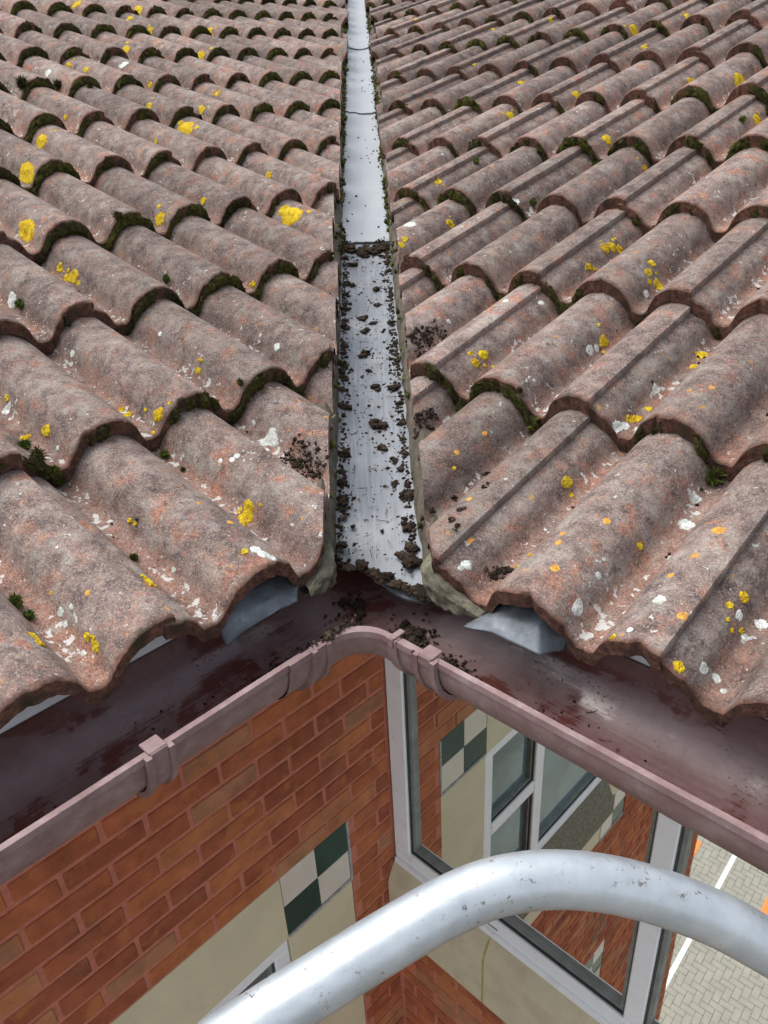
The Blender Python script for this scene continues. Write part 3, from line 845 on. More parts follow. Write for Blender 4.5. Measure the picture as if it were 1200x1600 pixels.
# ------------------------------------------------------------------ windows
def window(side, s0, s1, zb, zt, wf, wg, mulls, label, fw_=0.085, mw=0.058, transom=None, glass='glass', group=None):
    e, o = ax_e(side), ax_out(side)
    wd = thing('window', label, 'window', e * (s0 + s1) / 2 + o * wf + Vector((0, 0, zb)), group)
    def bar(nm, a, b, z0, z1, mat='frame', f=wf, t=0.07, bev=0.004):
        mb = MB(); flat(mb, side, f, a, b, z0, z1, t, bev); return mb.build(nm, MT[mat], wd, False)
    bar('frame_jamb', s0, s0 + fw_, zb + fw_, zt - fw_); bar('frame_jamb', s1 - fw_, s1, zb + fw_, zt - fw_)
    bar('frame_sill_rail', s0, s1, zb, zb + fw_); bar('frame_head', s0, s1, zt - fw_, zt)
    xs = [s0 + fw_] + [x for m_ in mulls for x in (m_ - mw / 2, m_ + mw / 2)] + [s1 - fw_]
    for m_ in mulls: bar('mullion', m_ - mw / 2, m_ + mw / 2, zb + fw_, zt - fw_)
    for i in range(0, len(xs), 2):
        cells = [(zb + fw_, zt - fw_)]
        if transom and i == 0:
            bar('transom', xs[i], xs[i + 1], transom - 0.035, transom + 0.035); cells = [(zb + fw_, transom - 0.035), (transom + 0.035, zt - fw_)]
        for z0, z1 in cells:
            a, b = xs[i], xs[i + 1]
            mb = MB(); flat(mb, side, wg, a - 0.01, b + 0.01, z0 - 0.01, z1 + 0.01, 0.008); mb.build('pane', MT[glass], wd)
            # glazing bead in two steps: dark gasket then grey bead
            for nm, mt, off, wdt, d in (('gasket', 'gasket', 0.0, 0.006, wf - 0.010), ('glazing_bead', 'bead', 0.006, 0.012, wf - 0.018)):
                mb = MB(); a2, b2, c2, d2 = a + off, b - off, z0 + off, z1 - off; t_ = d - wg + 0.004
                flat(mb, side, d, a2, a2 + wdt, c2, d2, t_); flat(mb, side, d, b2 - wdt, b2, c2, d2, t_)
                flat(mb, side, d - 0.0003, a2 + wdt, b2 - wdt, c2, c2 + wdt, t_); flat(mb, side, d - 0.0003, a2 + wdt, b2 - wdt, d2 - wdt, d2, t_)
                mb.build(nm, MT[mt], wd)
    return wd
winR = window(1, WR[0] + 0.004, WR[1], WR[2], WR[3], WALL[1] - 0.002, WALL[1] - 0.036, [0.265], 'tall white-framed reflective window on the right wall by the corner', fw_=0.074)
# drain slot in the bottom rail, and the sill of two cream stones with a sealed joint
mb = MB(); mb.box(ax_out(1) * (WALL[1] - 0.0015), ax_e(1), ax_out(1), (0, 0, 1), (-0.262, -0.006, WR[2] + 0.030), (-0.222, 0.001, WR[2] + 0.037)); mb.build('drain_slot', MT['bead'], winR)
mb = MB(); mb.box(ax_out(1) * (WALL[1]), ax_e(1), ax_out(1), (0, 0, 1), (-0.69, -0.012, WR[2] - 0.011), (1.45, 0.010, WR[2] + 0.016), 0.003); mb.build('frame_threshold', MT['frame'], winR)
def sill_stone(side, a, b, wd, zf, prof_, mat, ntex=1):
    mb = MB(); e, o = ax_e(side), ax_out(side)
    pts = [[e * s + o * d + Vector((0, 0, z)) for s in (a, b)] for d, z in prof_]
    mb.quad_grid(pts)
    n_ = len(prof_)
    for c in (0, 1):
        bb = len(mb.v); mb.v += [tuple(pts[i][c]) for i in range(n_)]; mb.f.append(tuple(range(bb, bb + n_)) if c else tuple(reversed(range(bb, bb + n_))))
    return mb.build('sill_stone', MT[mat], wd)
PR = [(WALL[1] - 0.05, -2.041), (WALL[1] - 0.004, -2.052), (WALL[1] + 0.036, -2.128), (WALL[1] + 0.042, -2.150), (WALL[1] + 0.042, -2.405), (WALL[1] + 0.036, -2.412), (WALL[1] - 0.05, -2.412)]
sill_stone(1, -0.698, -0.252, winR, 0, PR, 'creamb'); sill_stone(1, -0.243, 0.60, winR, 0, PR, 'creamb'); sill_stone(1, 0.609, 1.46, winR, 0, PR, 'creamb')
for s_ in (-0.2475, 0.6045):
    sill_stone(1, s_ - 0.0046, s_ + 0.0046, winR, 0, [(d - 0.0006 if z > -2.3 else d - 0.0006, z - 0.001) for d, z in PR], 'sealant').name = 'sill_joint'
for k in range(3):
    dz = -STOREY * k
    wn = window(-1, SUR[0] + 0.299, SUR[1] - 0.299 - 0.0, -3.055 + dz, -1.968 + dz, WALL[-1] - 0.012, WALL[-1] - 0.05, [0.295],
                ['white-framed window under the cream lintel in the left wall, topmost of its column', 'white-framed window in the left wall one storey below the topmost one', 'white-framed window in the left wall, lowest of its column near the ground'][k], fw_=0.06, mw=0.075, transom=-2.50 + dz, glass='glass_dark', group='windows of the left wall')
    w0 = WALL[-1]
    sill_stone(-1, SUR[0] + 0.299, SUR[1] - 0.299, wn, 0, [(w0 - 0.05, -3.053 + dz), (w0 - 0.008, -3.056 + dz), (w0 + 0.060, -3.20 + dz), (w0 + 0.06, -3.30 + dz), (w0 + 0.03, -3.368 + dz), (w0 - 0.05, -3.368 + dz)], 'granite')

# ------------------------------------------------------------------ ground
mb = MB(); mb.quad_grid([[(-150, -150, ZGROUND - 0.05), (150, -150, ZGROUND - 0.05)], [(-150, 150, ZGROUND - 0.05), (150, 150, ZGROUND - 0.05)]])
ground = tag(mb.build('ground', MT['asphalt']), kind='structure', label='yard ground at the foot of the walls')
cyard = Vector((-4.9, -3.4, 0)); dl = Vector((-0.739, -0.674, 0)).normalized(); dp_ = Vector((0.674, -0.739, 0)).normalized()
mb = MB(); mb.box(cyard + Vector((0, 0, ZGROUND)), dl, dp_, (0, 0, 1), (-9, -9, -0.046), (9, 9, -0.006)); jb = mb.build('paving', MT['joint']); tag(jb, 'buff herringbone block paving of the yard', None, kind='structure')
mbk = MB(); mbk.box((0, 0, 0), (1, 0, 0), (0, 1, 0), (0, 0, 1), (-0.0972, -0.0472, -0.03), (0.0972, 0.0472, 0.0), 0.003)
bme = bpy.data.meshes.new('paving_block'); bme.from_pydata(mbk.v, [], mbk.f); bme.materials.append(MT['block']); bme.update()
blocks = []
for i in range(-90, 91):
    for j in range(-45, 46):
        # 90 degree herringbone: a horizontal and a vertical block per step of the diagonal lattice
        x = 0.1 * i + 0.2 * j; y = 0.1 * i - 0.2 * j
        for (cx, cy, rz) in ((x + 0.1, y + 0.05, 0), (x + 0.25, y + 0.0, 1)):
            if abs(cx) < 5.2 and abs(cy) < 5.2: blocks.append((cx, cy, rz))
blocks.sort(key=lambda b: (b[0] - 0.2) ** 2 + (b[1] - 0.1) ** 2)
rest = MB()
base_rot = math.atan2(dl.y, dl.x)
bv = np.array(mbk.v)
RV, RF = [], []
for n_, (cx, cy, rz) in enumerate(blocks):
    P = cyard + dl * cx + dp_ * cy + Vector((0, 0, ZGROUND + random.uniform(-0.002, 0.002)))
    ang = base_rot + rz * math.pi / 2
    if n_ < 300:
        ob = bpy.data.objects.new('paving_block', bme); ob.location = P; ob.rotation_euler = (0, 0, ang); COL.objects.link(ob); ob.parent = jb
    else:
        c_, s_ = math.cos(ang), math.sin(ang)
        w_ = np.stack([bv[:, 0] * c_ - bv[:, 1] * s_ + P.x, bv[:, 0] * s_ + bv[:, 1] * c_ + P.y, bv[:, 2] + P.z], 1)
        b0 = len(RV); RV.extend(w_.tolist()); RF.extend([tuple(b0 + i_ for i_ in f) for f in mbk.f])
print('blocks', len(blocks))
tag(mesh_obj('paving_blocks', RV, RF, MT['block'], jb), kind='stuff')
# painted line and orange marks
mb = MB(); mb.box(Vector((-5.44, -3.51, ZGROUND)) , dl, dp_, (0, 0, 1), (-6, -0.036, 0.0025), (6, 0.036, 0.006)); mb.build('painted_line', MT['linepaint'], jb)
for (x, y, a, b) in ((-6.74, -3.86, 0.30, 0.10), (-5.55, -4.88, 0.42, 0.28)):
    mb = MB(); mb.box(Vector((x, y, ZGROUND)), dl, dp_, (0, 0, 1), (-a, -b, 0.0025), (a, b, 0.0065)); mb.build('orange_marking', MT['orange'], jb)

# ------------------------------------------------------------------ guard rail in the foreground
RAILP = [(-0.9, -1.08, -0.30), (-0.45, -0.855, -0.182), (-0.20, -0.735, -0.115), (-0.108, -0.692, -0.089), (-0.062, -0.671, -0.079), (-0.014, -0.650, -0.068), (0.033, -0.630, -0.060), (0.076, -0.616, -0.057), (0.126, -0.609, -0.061), (0.184, -0.609, -0.076), (0.247, -0.617, -0.102), (0.298, -0.630, -0.130), (0.348, -0.646, -0.161), (0.45, -0.68, -0.225), (0.75, -0.78, -0.41), (1.1, -0.90, -0.62)]
def catmull(P, n=8):
    P = [Vector(p) for p in P]; out = []
    for i in range(len(P) - 1):
        p0, p1, p2, p3 = P[max(0, i - 1)], P[i], P[i + 1], P[min(len(P) - 1, i + 2)]
        for j in range(n):
            t = j / n
            out.append(0.5 * ((2 * p1) + (p2 - p0) * t + (2 * p0 - 5 * p1 + 4 * p2 - p3) * t * t + (3 * p1 - p0 - 3 * p2 + p3) * t ** 3))
    return out + [P[-1]]
def tube(path, rad, n=28, caps=True):
    V, F = [], []; up_ = Vector((0, 0, 1))
    for i, p in enumerate(path):
        d = (path[min(i + 1, len(path) - 1)] - path[max(i - 1, 0)]).normalized()
        a = d.cross(up_).normalized(); b = a.cross(d)
        r_ = rad * (1 + 0.006 * noise.noise(p * 14))
        for j in range(n):
            th = 2 * math.pi * j / n; V.append(p + a * math.cos(th) * r_ + b * math.sin(th) * r_)
    for i in range(len(path) - 1):
        for j in range(n):
            F.append((i * n + j, i * n + (j + 1) % n, (i + 1) * n + (j + 1) % n, (i + 1) * n + j))
    if caps: F.append(tuple(reversed(range(n)))); F.append(tuple((len(path) - 1) * n + j for j in range(n)))
    return V, F
V, F = tube(catmull(RAILP), 0.0220)
tag(mesh_obj('guard_rail', V, F, MT['rail'], None, True, 60), 'curved galvanised steel tube guard rail across the bottom foreground', 'rail')

# ------------------------------------------------------------------ lichen, moss and soil
# (slope, distance along the eave, distance up the slope, radius): y yellow, o ochre, w pale, g moss cushion, s soil
SPOTS = {
    'y': [(-1, -0.156, 1.354, 0.0364), (-1, -0.006, 1.059, 0.0344), (-1, -0.310, 1.582, 0.0264), (-1, -0.763, 1.584, 0.0310), (-1, -0.620, 0.921, 0.0312), (-1, -0.623, 0.954, 0.0176), (-1, -1.061, 2.393, 0.0231), (-1, -1.356, 2.334, 0.0268), (-1, -1.510, 3.027, 0.0316), (-1, -1.357, 2.691, 0.0193), (-1, -1.657, 2.695, 0.0202), (-1, -1.222, 3.028, 0.0238), (-1, -0.761, 2.263, 0.0161), (-1, -0.765, 2.153, 0.0130), (-1, -0.905, 1.992, 0.0127), (-1, -0.759, 1.773, 0.0164), (-1, -0.910, 1.709, 0.0165), (-1, -1.072, 1.845, 0.0126), (-1, -0.456, 1.723, 0.0109), (-1, -0.608, 1.503, 0.0084), (-1, -1.373, 2.870, 0.0167), (-1, -0.303, 1.021, 0.0198), (-1, -0.458, 1.070, 0.0105), (-1, -0.759, 1.184, 0.0118), (-1, -0.299, 0.671, 0.0086), (-1, -0.002, 0.868, 0.0173), (-1, 0.003, 0.887, 0.0116), (-1, -0.002, 0.922, 0.0118), (-1, 0.143, 0.347, 0.0126), (-1, 0.146, 0.379, 0.0043), (-1, 0.160, 0.408, 0.0077), (-1, 0.160, 0.427, 0.0067), (-1, 0.296, 0.407, 0.0115), (-1, 0.316, 0.435, 0.0085), (-1, 0.297, 0.531, 0.0068), (-1, -0.010, 0.452, 0.0059), (-1, -0.002, 0.446, 0.0070), (-1, 0.148, 0.113, 0.0113), (-1, 0.156, 0.106, 0.0131), (-1, 0.169, 0.100, 0.0075), (-1, 0.297, 0.182, 0.0046), (-1, 0.296, 0.170, 0.0046), (-1, 0.352, 0.051, 0.0074), (-1, 0.352, 0.042, 0.0057), (-1, 0.352, 0.061, 0.0050), (-1, 0.447, 0.009, 0.0071), (-1, 0.447, 0.028, 0.0064), (-1, 0.445, 0.018, 0.0047), (-1, 0.498, 0.049, 0.0071), (-1, 0.498, 0.033, 0.0070), (-1, 0.245, 0.002, 0.0057), (-1, 0.497, 0.040, 0.0039), (1, -0.105, 0.387, 0.0118), (1, -0.103, 0.360, 0.0093), (1, -0.118, 0.369, 0.0059), (1, 0.056, 0.522, 0.0132), (1, -0.099, 0.737, 0.0097), (1, -0.094, 0.747, 0.0070), (1, 0.213, 0.333, 0.0082), (1, 0.044, 0.707, 0.0104), (1, 0.038, 0.732, 0.0093), (1, 0.052, 0.696, 0.0065), (1, 0.061, 0.714, 0.0118), (1, 0.220, 0.554, 0.0117), (1, 0.224, 0.515, 0.0080), (1, 0.219, 0.372, 0.0063), (1, 0.218, 0.341, 0.0093), (1, 0.209, 0.330, 0.0072), (1, 0.201, 0.167, 0.0113), (1, 0.211, 0.160, 0.0047), (1, 0.045, 0.107, 0.0039), (1, 0.254, -0.029, 0.0041), (1, 0.259, -0.006, 0.0041), (1, 0.353, 0.094, 0.0060), (1, 0.495, 0.066, 0.0080), (1, 0.489, 0.042, 0.0055), (1, 0.502, 0.020, 0.0039), (1, 0.507, 0.033, 0.0047), (1, 0.495, 0.025, 0.0031), (1, 0.484, -0.067, 0.0073), (1, 0.414, -0.075, 0.0044), (1, -0.855, 1.555, 0.0179), (1, -0.405, 1.345, 0.0171), (1, -0.724, 1.033, 0.0130), (1, -0.552, 0.860, 0.0117), (1, -0.561, 0.692, 0.0094), (1, -0.567, 0.713, 0.0095), (1, -0.106, 0.811, 0.0129), (1, -0.101, 0.831, 0.0130), (1, -0.094, 0.847, 0.0117), (1, -0.099, 0.729, 0.0055), (1, -0.849, 2.308, 0.0274), (1, -0.703, 2.413, 0.0194), (1, -0.705, 2.112, 0.0178), (1, -0.705, 1.690, 0.0181), (1, -1.009, 1.845, 0.0150), (1, -0.247, 1.772, 0.0301), (1, -0.400, 1.796, 0.0133), (1, -0.245, 1.241, 0.0124), (1, -0.098, 1.525, 0.0173), (1, -1.327, 2.006, 0.0110), (1, -1.621, 2.533, 0.0129), (1, -2.231, 2.749, 0.0147), (1, -1.330, 2.529, 0.0155)],
    'o': [(1, 0.312, 0.383, 0.0060), (1, 0.288, 0.363, 0.0050), (1, 0.315, 0.084, 0.0067), (1, 0.281, 0.038, 0.0058), (1, 0.286, 0.019, 0.0065), (1, 0.308, -0.022, 0.0079), (1, 0.172, -0.019, 0.0077), (1, 0.131, 0.039, 0.0062), (1, 0.034, 0.131, 0.0059), (1, 0.038, 0.195, 0.0061), (1, 0.438, 0.128, 0.0099), (1, 0.464, -0.017, 0.0082), (1, 0.434, 0.076, 0.0056), (1, 0.424, 0.035, 0.0055), (-1, 0.219, 0.065, 0.0061), (-1, 0.230, 0.120, 0.0044), (-1, 0.424, 0.064, 0.0048), (-1, 0.445, 0.114, 0.0042)],
    'w': [(-1, -0.928, 2.192, 0.0215), (-1, -0.615, 2.122, 0.0177), (-1, 0.000, 0.240, 0.0193), (-1, 0.009, 0.248, 0.0097), (-1, -0.159, 0.423, 0.0098), (-1, 0.149, 0.815, 0.0190), (-1, 0.145, 0.607, 0.0085), (1, -0.600, 0.773, 0.0196), (1, 0.054, 0.480, 0.0129), (1, 0.056, 0.498, 0.0083), (1, 0.373, 0.178, 0.0136), (1, 0.349, -0.045, 0.0117), (1, 0.348, -0.039, 0.0078), (1, 0.208, 0.299, 0.0141), (1, 0.213, 0.313, 0.0092), (1, 0.208, 0.418, 0.0119), (1, -0.415, 0.945, 0.0148), (1, 0.362, 0.228, 0.0112), (1, 0.191, -0.052, 0.0092), (1, 0.189, -0.062, 0.0058), (1, 0.427, -0.062, 0.0051), (-1, 0.230, -0.002, 0.0099), (-1, 0.228, -0.015, 0.0098), (-1, 0.223, -0.026, 0.0074), (1, 0.433, -0.008, 0.0091), (1, 0.501, -0.045, 0.0089), (1, 0.512, -0.039, 0.0068), (-1, 0.449, 0.086, 0.0075), (-1, 0.452, 0.070, 0.0058), (-1, 0.441, 0.072, 0.0049), (-1, 0.457, 0.021, 0.0048), (-1, 0.115, 0.186, 0.0068), (-1, 0.123, 0.187, 0.0058), (-1, 0.132, 0.202, 0.0049), (-1, -0.010, 0.576, 0.0063), (-1, 0.302, 0.072, 0.0052), (1, 0.345, 0.010, 0.0064), (1, 0.500, 0.043, 0.0079), (1, 0.519, 0.059, 0.0097), (1, 0.513, 0.031, 0.0063), (1, -0.115, 0.588, 0.0078), (1, -0.156, 0.536, 0.0090), (1, 0.058, 0.672, 0.0103), (1, 0.108, 0.296, 0.0051), (1, 0.064, 0.301, 0.0053), (1, -0.252, 0.470, 0.0065), (1, 0.524, -0.049, 0.0045), (-1, 0.300, 0.368, 0.0051), (-1, 0.305, 0.519, 0.0101), (1, -2.881, 3.238, 0.0130)],
    'g': [(1, -0.105, 0.939, 0.0136), (1, 0.060, 0.287, 0.0086), (1, -0.395, 0.985, 0.0117), (-1, -0.597, 2.033, 0.0197), (-1, -0.457, 1.976, 0.0213), (-1, -0.649, 1.929, 0.0144), (-1, 0.149, 0.781, 0.0120), (-1, 0.326, 0.126, 0.0080), (-1, 0.477, 0.108, 0.0093), (-1, 0.480, 0.135, 0.0120), (-1, -0.174, 0.984, 0.0125), (-1, 0.160, 0.306, 0.0094), (-1, 0.159, 0.259, 0.0051), (-1, 0.345, 0.334, 0.0138), (-1, 0.327, 0.329, 0.0100), (-1, 0.344, 0.372, 0.0121), (1, -0.279, 1.269, 0.0108), (1, -0.107, 1.461, 0.0113), (1, 0.272, 0.287, 0.0077), (-1, -0.150, 0.765, 0.0114), (-1, -0.011, 0.342, 0.0078), (-1, -0.164, 0.407, 0.0012), (1, 0.043, 0.291, 0.0064), (1, -0.715, 1.192, 0.0117)],
    's': [(-1, 0.003, 0.163, 0.0268), (-1, 0.004, 0.184, 0.0146), (-1, 0.003, 0.133, 0.0163), (1, -0.248, 0.432, 0.0179), (1, -0.251, 0.379, 0.0200), (1, -0.249, 0.405, 0.0177), (1, -0.102, 0.203, 0.0175), (1, -0.103, 0.224, 0.0133), (1, -0.095, 0.173, 0.0108), (1, 0.214, -0.028, 0.0102), (1, 0.220, -0.014, 0.0086), (1, 0.213, -0.020, 0.0069), (1, 0.066, 0.147, 0.0050), (1, 0.140, 0.016, 0.0044), (1, 0.156, -0.020, 0.0042), (1, 0.063, 0.073, 0.0048), (1, 0.058, 0.032, 0.0038), (1, -0.480, 0.617, 0.0089), (1, 0.141, -0.014, 0.0034), (1, 0.135, 0.073, 0.0054)],
}

def lichen(side, s, t, rad, mat, hgt, lobes, seed, flat_=False):
    c0, n0 = surf(side, roofpt(side, s, t, 0.0))
    if c0 is None: return
    n0 = n0.normalized()
    if n0.dot(ax_n(side)) < 0.2: n0 = ax_n(side)
    ta = ax_e(side); ta = (ta - n0 * ta.dot(n0)).normalized(); tb = n0.cross(ta)
    ns_ = ax_n(side); sq = max(0.4, n0.dot(ns_)); ea, ub = ax_e(side), ax_u(side)
    NR, NS = 7, 30; V = [c0 + n0 * hgt]; T = [0.5 + 0.3 * random.random()]; F = []
    rot = random.random() * 6.28; prev = [c0] * NS
    for i in range(1, NR + 1):
        f = i / NR
        for j in range(NS):
            a = 2 * math.pi * j / NS
            d = Vector((math.cos(a), math.sin(a), seed * 3.7))
            rr = rad * (1 + 0.28 * noise.noise(d * 1.3) + 0.18 * noise.noise(d * lobes) + 0.14 * noise.noise(d * lobes * 2.3)) * f
            p = c0 + ea * (math.cos(a + rot) * rr * sq) + ub * (math.sin(a + rot) * rr)
            h = BVH[side].ray_cast(p + ns_ * 0.05, -ns_, 0.12)
            q_ = h[0] if h[0] is not None else None
            if q_ is None or abs((q_ - prev[j]).dot(ns_)) > 0.0045 + rad / NR * 2.2: q_ = prev[j]; nn_ = n0
            else:
                nn_ = h[1].normalized()
                if nn_.dot(ns_) < 0: nn_ = -nn_
            prev[j] = q_
            bump_ = (0.25 + 0.75 * abs(noise.noise(q_ * 300 + Vector((seed, 0, 0)))) * 2.4) * hgt * (1 - 0.3 * f) if i < NR else -0.0004
            V.append(q_ + nn_ * bump_); T.append(min(1, max(0, 0.55 + 0.9 * noise.noise(q_ * 130) - (0.45 if i > NR - 1 else (0.15 if i == NR - 1 else -0.1)))))
    for j in range(NS): F.append((0, 1 + j, 1 + (j + 1) % NS))
    for i in range(NR - 1):
        for j in range(NS):
            a = 1 + i * NS; F.append((a + j, a + NS + j, a + NS + (j + 1) % NS, a + (j + 1) % NS))
    o = mesh_obj('lichen_patch', V, F, mat, roofs[side], True, 70)
    at = o.data.attributes.new('tint', 'FLOAT', 'POINT'); at.data.foreach_set('value', np.array(T, np.float32))
for n_, (sd_, s_, t_, r_) in enumerate(SPOTS['y']): lichen(sd_, s_, t_, r_ * 0.95, MT['yellow'], 0.0024, 5, n_)
for n_, (sd_, s_, t_, r_) in enumerate(SPOTS['y']):
    if r_ > 0.0115:
        for q_ in range(2):
            an = random.random() * 6.28; lichen(sd_, s_ + math.cos(an) * r_ * 1.35, t_ + math.sin(an) * r_ * 1.35, r_ * random.uniform(0.18, 0.36), MT['yellow'], 0.0014, 5, n_ + 900 + q_ * 200)
for n_, (sd_, s_, t_, r_) in enumerate(SPOTS['o']): lichen(sd_, s_, t_, r_ * 0.85, MT['ochre'], 0.0006, 5, n_ + 300)
for n_, (sd_, s_, t_, r_) in enumerate(SPOTS['w']): lichen(sd_, s_, t_, r_ * 0.85, MT['pale'], 0.0007, 5, n_ + 600)

def on_tile(side, s, t):
    return surf(side, roofpt(side, s, t, 0.0))
MOSS = {-1: Soup(), 1: Soup()}; CR = {-1: Soup(), 1: Soup()}
def cushion(so, side, c, nrm, rad, tint, n_l=14):
    for _ in range(n_l * 2):
        d = rng.normal(size=3); d /= np.linalg.norm(d); d = d + np.array(nrm) * 0.5
        p = np.array(c) + d * rad * 0.55 * rng.random()
        so.lump(p, rad * (0.18 + 0.22 * rng.random()), nrm, 0.8, min(1, max(0, tint + 0.16 * rng.normal())), 0.35, 0)
        so.spikes(p, rad * 0.4, 9, min(1, max(0, tint + 0.22 * rng.normal())), rad * 0.45, nrm)
for side in (-1, 1):
    so = MOSS[side]; n_s = ax_n(side)
    for (k, j, lap) in NOSES[side]:
        if k == 0: continue
        tn = T0[side] + G * k; sc_ = S0[side] + ROLLP * j
        P = roofpt(side, sc_, tn, 0); pp = pix(P)
        if P.x * side < abs(VX[side]) - 0.03 or pp is None or not (-60 < pp[0] < 1260 and -40 < pp[1] < 1250): continue
        dist = (P - CAM).length
        amt = (0.56 if side < 0 else 0.70) + 0.9 * noise.noise(Vector((sc_ * 2.3, tn * 1.9, side * 7)))
        if side < 0: amt += 0.10 + 0.10 * max(0, k - 3)
        amt = max(0.06, min(1.15, amt))
        na_ = 46 if dist < 2.4 else 26; nv_ = 7; grid = []; ok = []
        sgn = 1 if side > 0 else -1
        for ia in range(na_):
            d = -0.078 + 0.156 * ia / (na_ - 1); s = sc_ + d * sgn
            hh = HR * float(roll(np.array([d]))[0])
            bias = (0.30 * math.exp(-((d - 0.062) / 0.018) ** 2) - 0.12) if side > 0 else (0.16 * math.exp(-((d + 0.03) / 0.045) ** 2) - 0.06)
            m_ = amt - 0.62 + bias + 0.85 * noise.noise(Vector((s * 22, tn * 9, side * 3))) + 0.55 * noise.noise(Vector((s * 75, tn * 9, side * 3 + 5)))
            th_ = max(-0.3, min(1.0, m_ * 2.2)); row = []
            for iv in range(nv_):
                v = iv / (nv_ - 1)
                top_ = 0.35 - 0.40 * max(0, th_)               # thin growth stays low on the edge
                vv = max(0.0, top_) + (1 - max(0.0, top_)) * v
                bul = th_ * (0.0060 * math.sin(math.pi * (0.12 + 0.80 * v)) + 0.0045 * v) * (1.0 + 0.10 * dist)
                jit_ = 0.0011 * (1 + 0.25 * dist)
                t = tn - bul + (0.007 if th_ <= 0 else -0.0008) + random.gauss(0, jit_) * (1 if th_ > 0 else 0)
                row.append(roofpt(side, s + random.gauss(0, jit_), t, hh - HR - 0.001 - vv * 0.0275 + random.gauss(0, jit_) * (1 if th_ > 0 else 0)))
            grid.append(row); ok.append(th_ > 0.0 and row[0].x * side > abs(VX[side]) + 0.003)
        gv = np.array([[tuple(p) for p in r_] for r_ in grid]); tv_ = 0.36 + 0.30 * noise.noise(Vector((sc_ * 7, tn * 5, 3)))
        vert = gv.reshape(-1, 3); fc = []
        for ia in range(na_ - 1):
            if not (ok[ia] or ok[ia + 1]) or grid[ia][0].x * side < abs(VX[side]) + 0.003: continue
            for iv in range(nv_ - 1):
                q0 = ia * nv_ + iv; fc += [(q0, q0 + nv_, q0 + nv_ + 1), (q0, q0 + nv_ + 1, q0 + 1)]
        if fc:
            tv = np.clip(tv_ + rng.normal(size=len(vert)) * 0.12, 0, 0.85)
            so.V.append(vert); so.F.append(np.array(fc) + so.n); so.T.append(tv); so.n += len(vert)
        for ia in range(na_):
            if ok[ia]:
                for _ in range(6 if dist < 2.4 else 2):
                    p = grid[ia][random.randint(0, nv_ - 1)]
                    so.spikes(p, 0.0012, 3, min(0.95, max(0, tv_ + 0.12 + 0.18 * random.gauss(0, 1))), 0.0030 * (1 + 0.12 * dist), tuple(-ax_u(side) + n_s))
        # a few big cushions in the pans
        if random.random() < (0.25 if side < 0 else 0.6) * amt:
            s = sc_ + 0.068 * (1 if side > 0 else -1) + random.gauss(0, 0.006)
            c_, nn_ = on_tile(side, s, tn - 0.012)
            if c_ is not None and c_.x * side > abs(VX[side]) + 0.005: cushion(so, side, c_ + n_s * 0.006, n_s, random.uniform(0.009, 0.019), random.choice((0.2, 0.35, 0.45, 0.62)), 12)
        # loose crumbs and grit left in the pans below each course
        for _ in range(int(6 * random.random() / (0.4 + 0.3 * dist))):
            s = sc_ + 0.072 * (1 if side > 0 else -1) + random.gauss(0, 0.010); t = tn - random.random() * 0.2
            c_, nn_ = on_tile(side, s, t)
            if c_ is not None and c_.x * side > abs(VX[side]): CR[side].lump(c_ + n_s * 0.001, random.uniform(0.001, 0.0035), n_s, 0.7, random.random() * 0.6, 0.4, 0)
    for (sd_, s_, t_, r_) in SPOTS['g']:
        if sd_ == side:
            c_, nn_ = on_tile(side, s_, t_)
            if c_ is not None: cushion(so, side, c_ + n_s * r_ * 0.3, n_s, r_ * 0.95, 0.95 if abs(r_ - 0.0105) < 0.002 else random.choice((0.2, 0.35, 0.55)), 22)
    for (sd_, s_, t_, r_) in SPOTS['s']:
        if sd_ == side:
            for _ in range(int(6 + 170000 * r_ * r_)):
                c_, nn_ = on_tile(side, s_ + random.gauss(0, r_ * 0.45), t_ + random.gauss(0, r_ * 0.6))
                if c_ is not None: CR[side].lump(c_ + n_s * 0.001, 0.001 + 0.0034 * random.random() ** 2, n_s, 0.8, random.random() ** 1.5 * 0.8, 0.45, 0)
    # moss creeping over the bedding mortar, most of it further up the valley
    for _ in range(1500):
        y = -0.02 + 4.7 * random.random() ** 0.75
        if random.random() > (0.25 if y < 1.0 else 0.9): continue
        x = VX[side] + side * random.gauss(-0.004, 0.005); z = TV * y - random.uniform(0.05, 0.085)
        if noise.noise(Vector((y * 6, side * 3, 1))) < -0.15: continue
        rd = random.uniform(0.0025, 0.007)
        tn_ = min(0.92, max(0.1, 0.52 + 0.25 * random.gauss(0, 1)))
        so.lump((x, y, z), rd, (-side, 0, 0.4), 0.8, tn_, 0.4, 0); so.spikes((x, y, z), rd, 4, tn_, rd, (-side, 0, 0.6))
    tag(so.build('moss', MT['moss'], roofs[side]), kind='stuff')
    tag(CR[side].build('grit', MT['soil'], roofs[side]), kind='stuff')

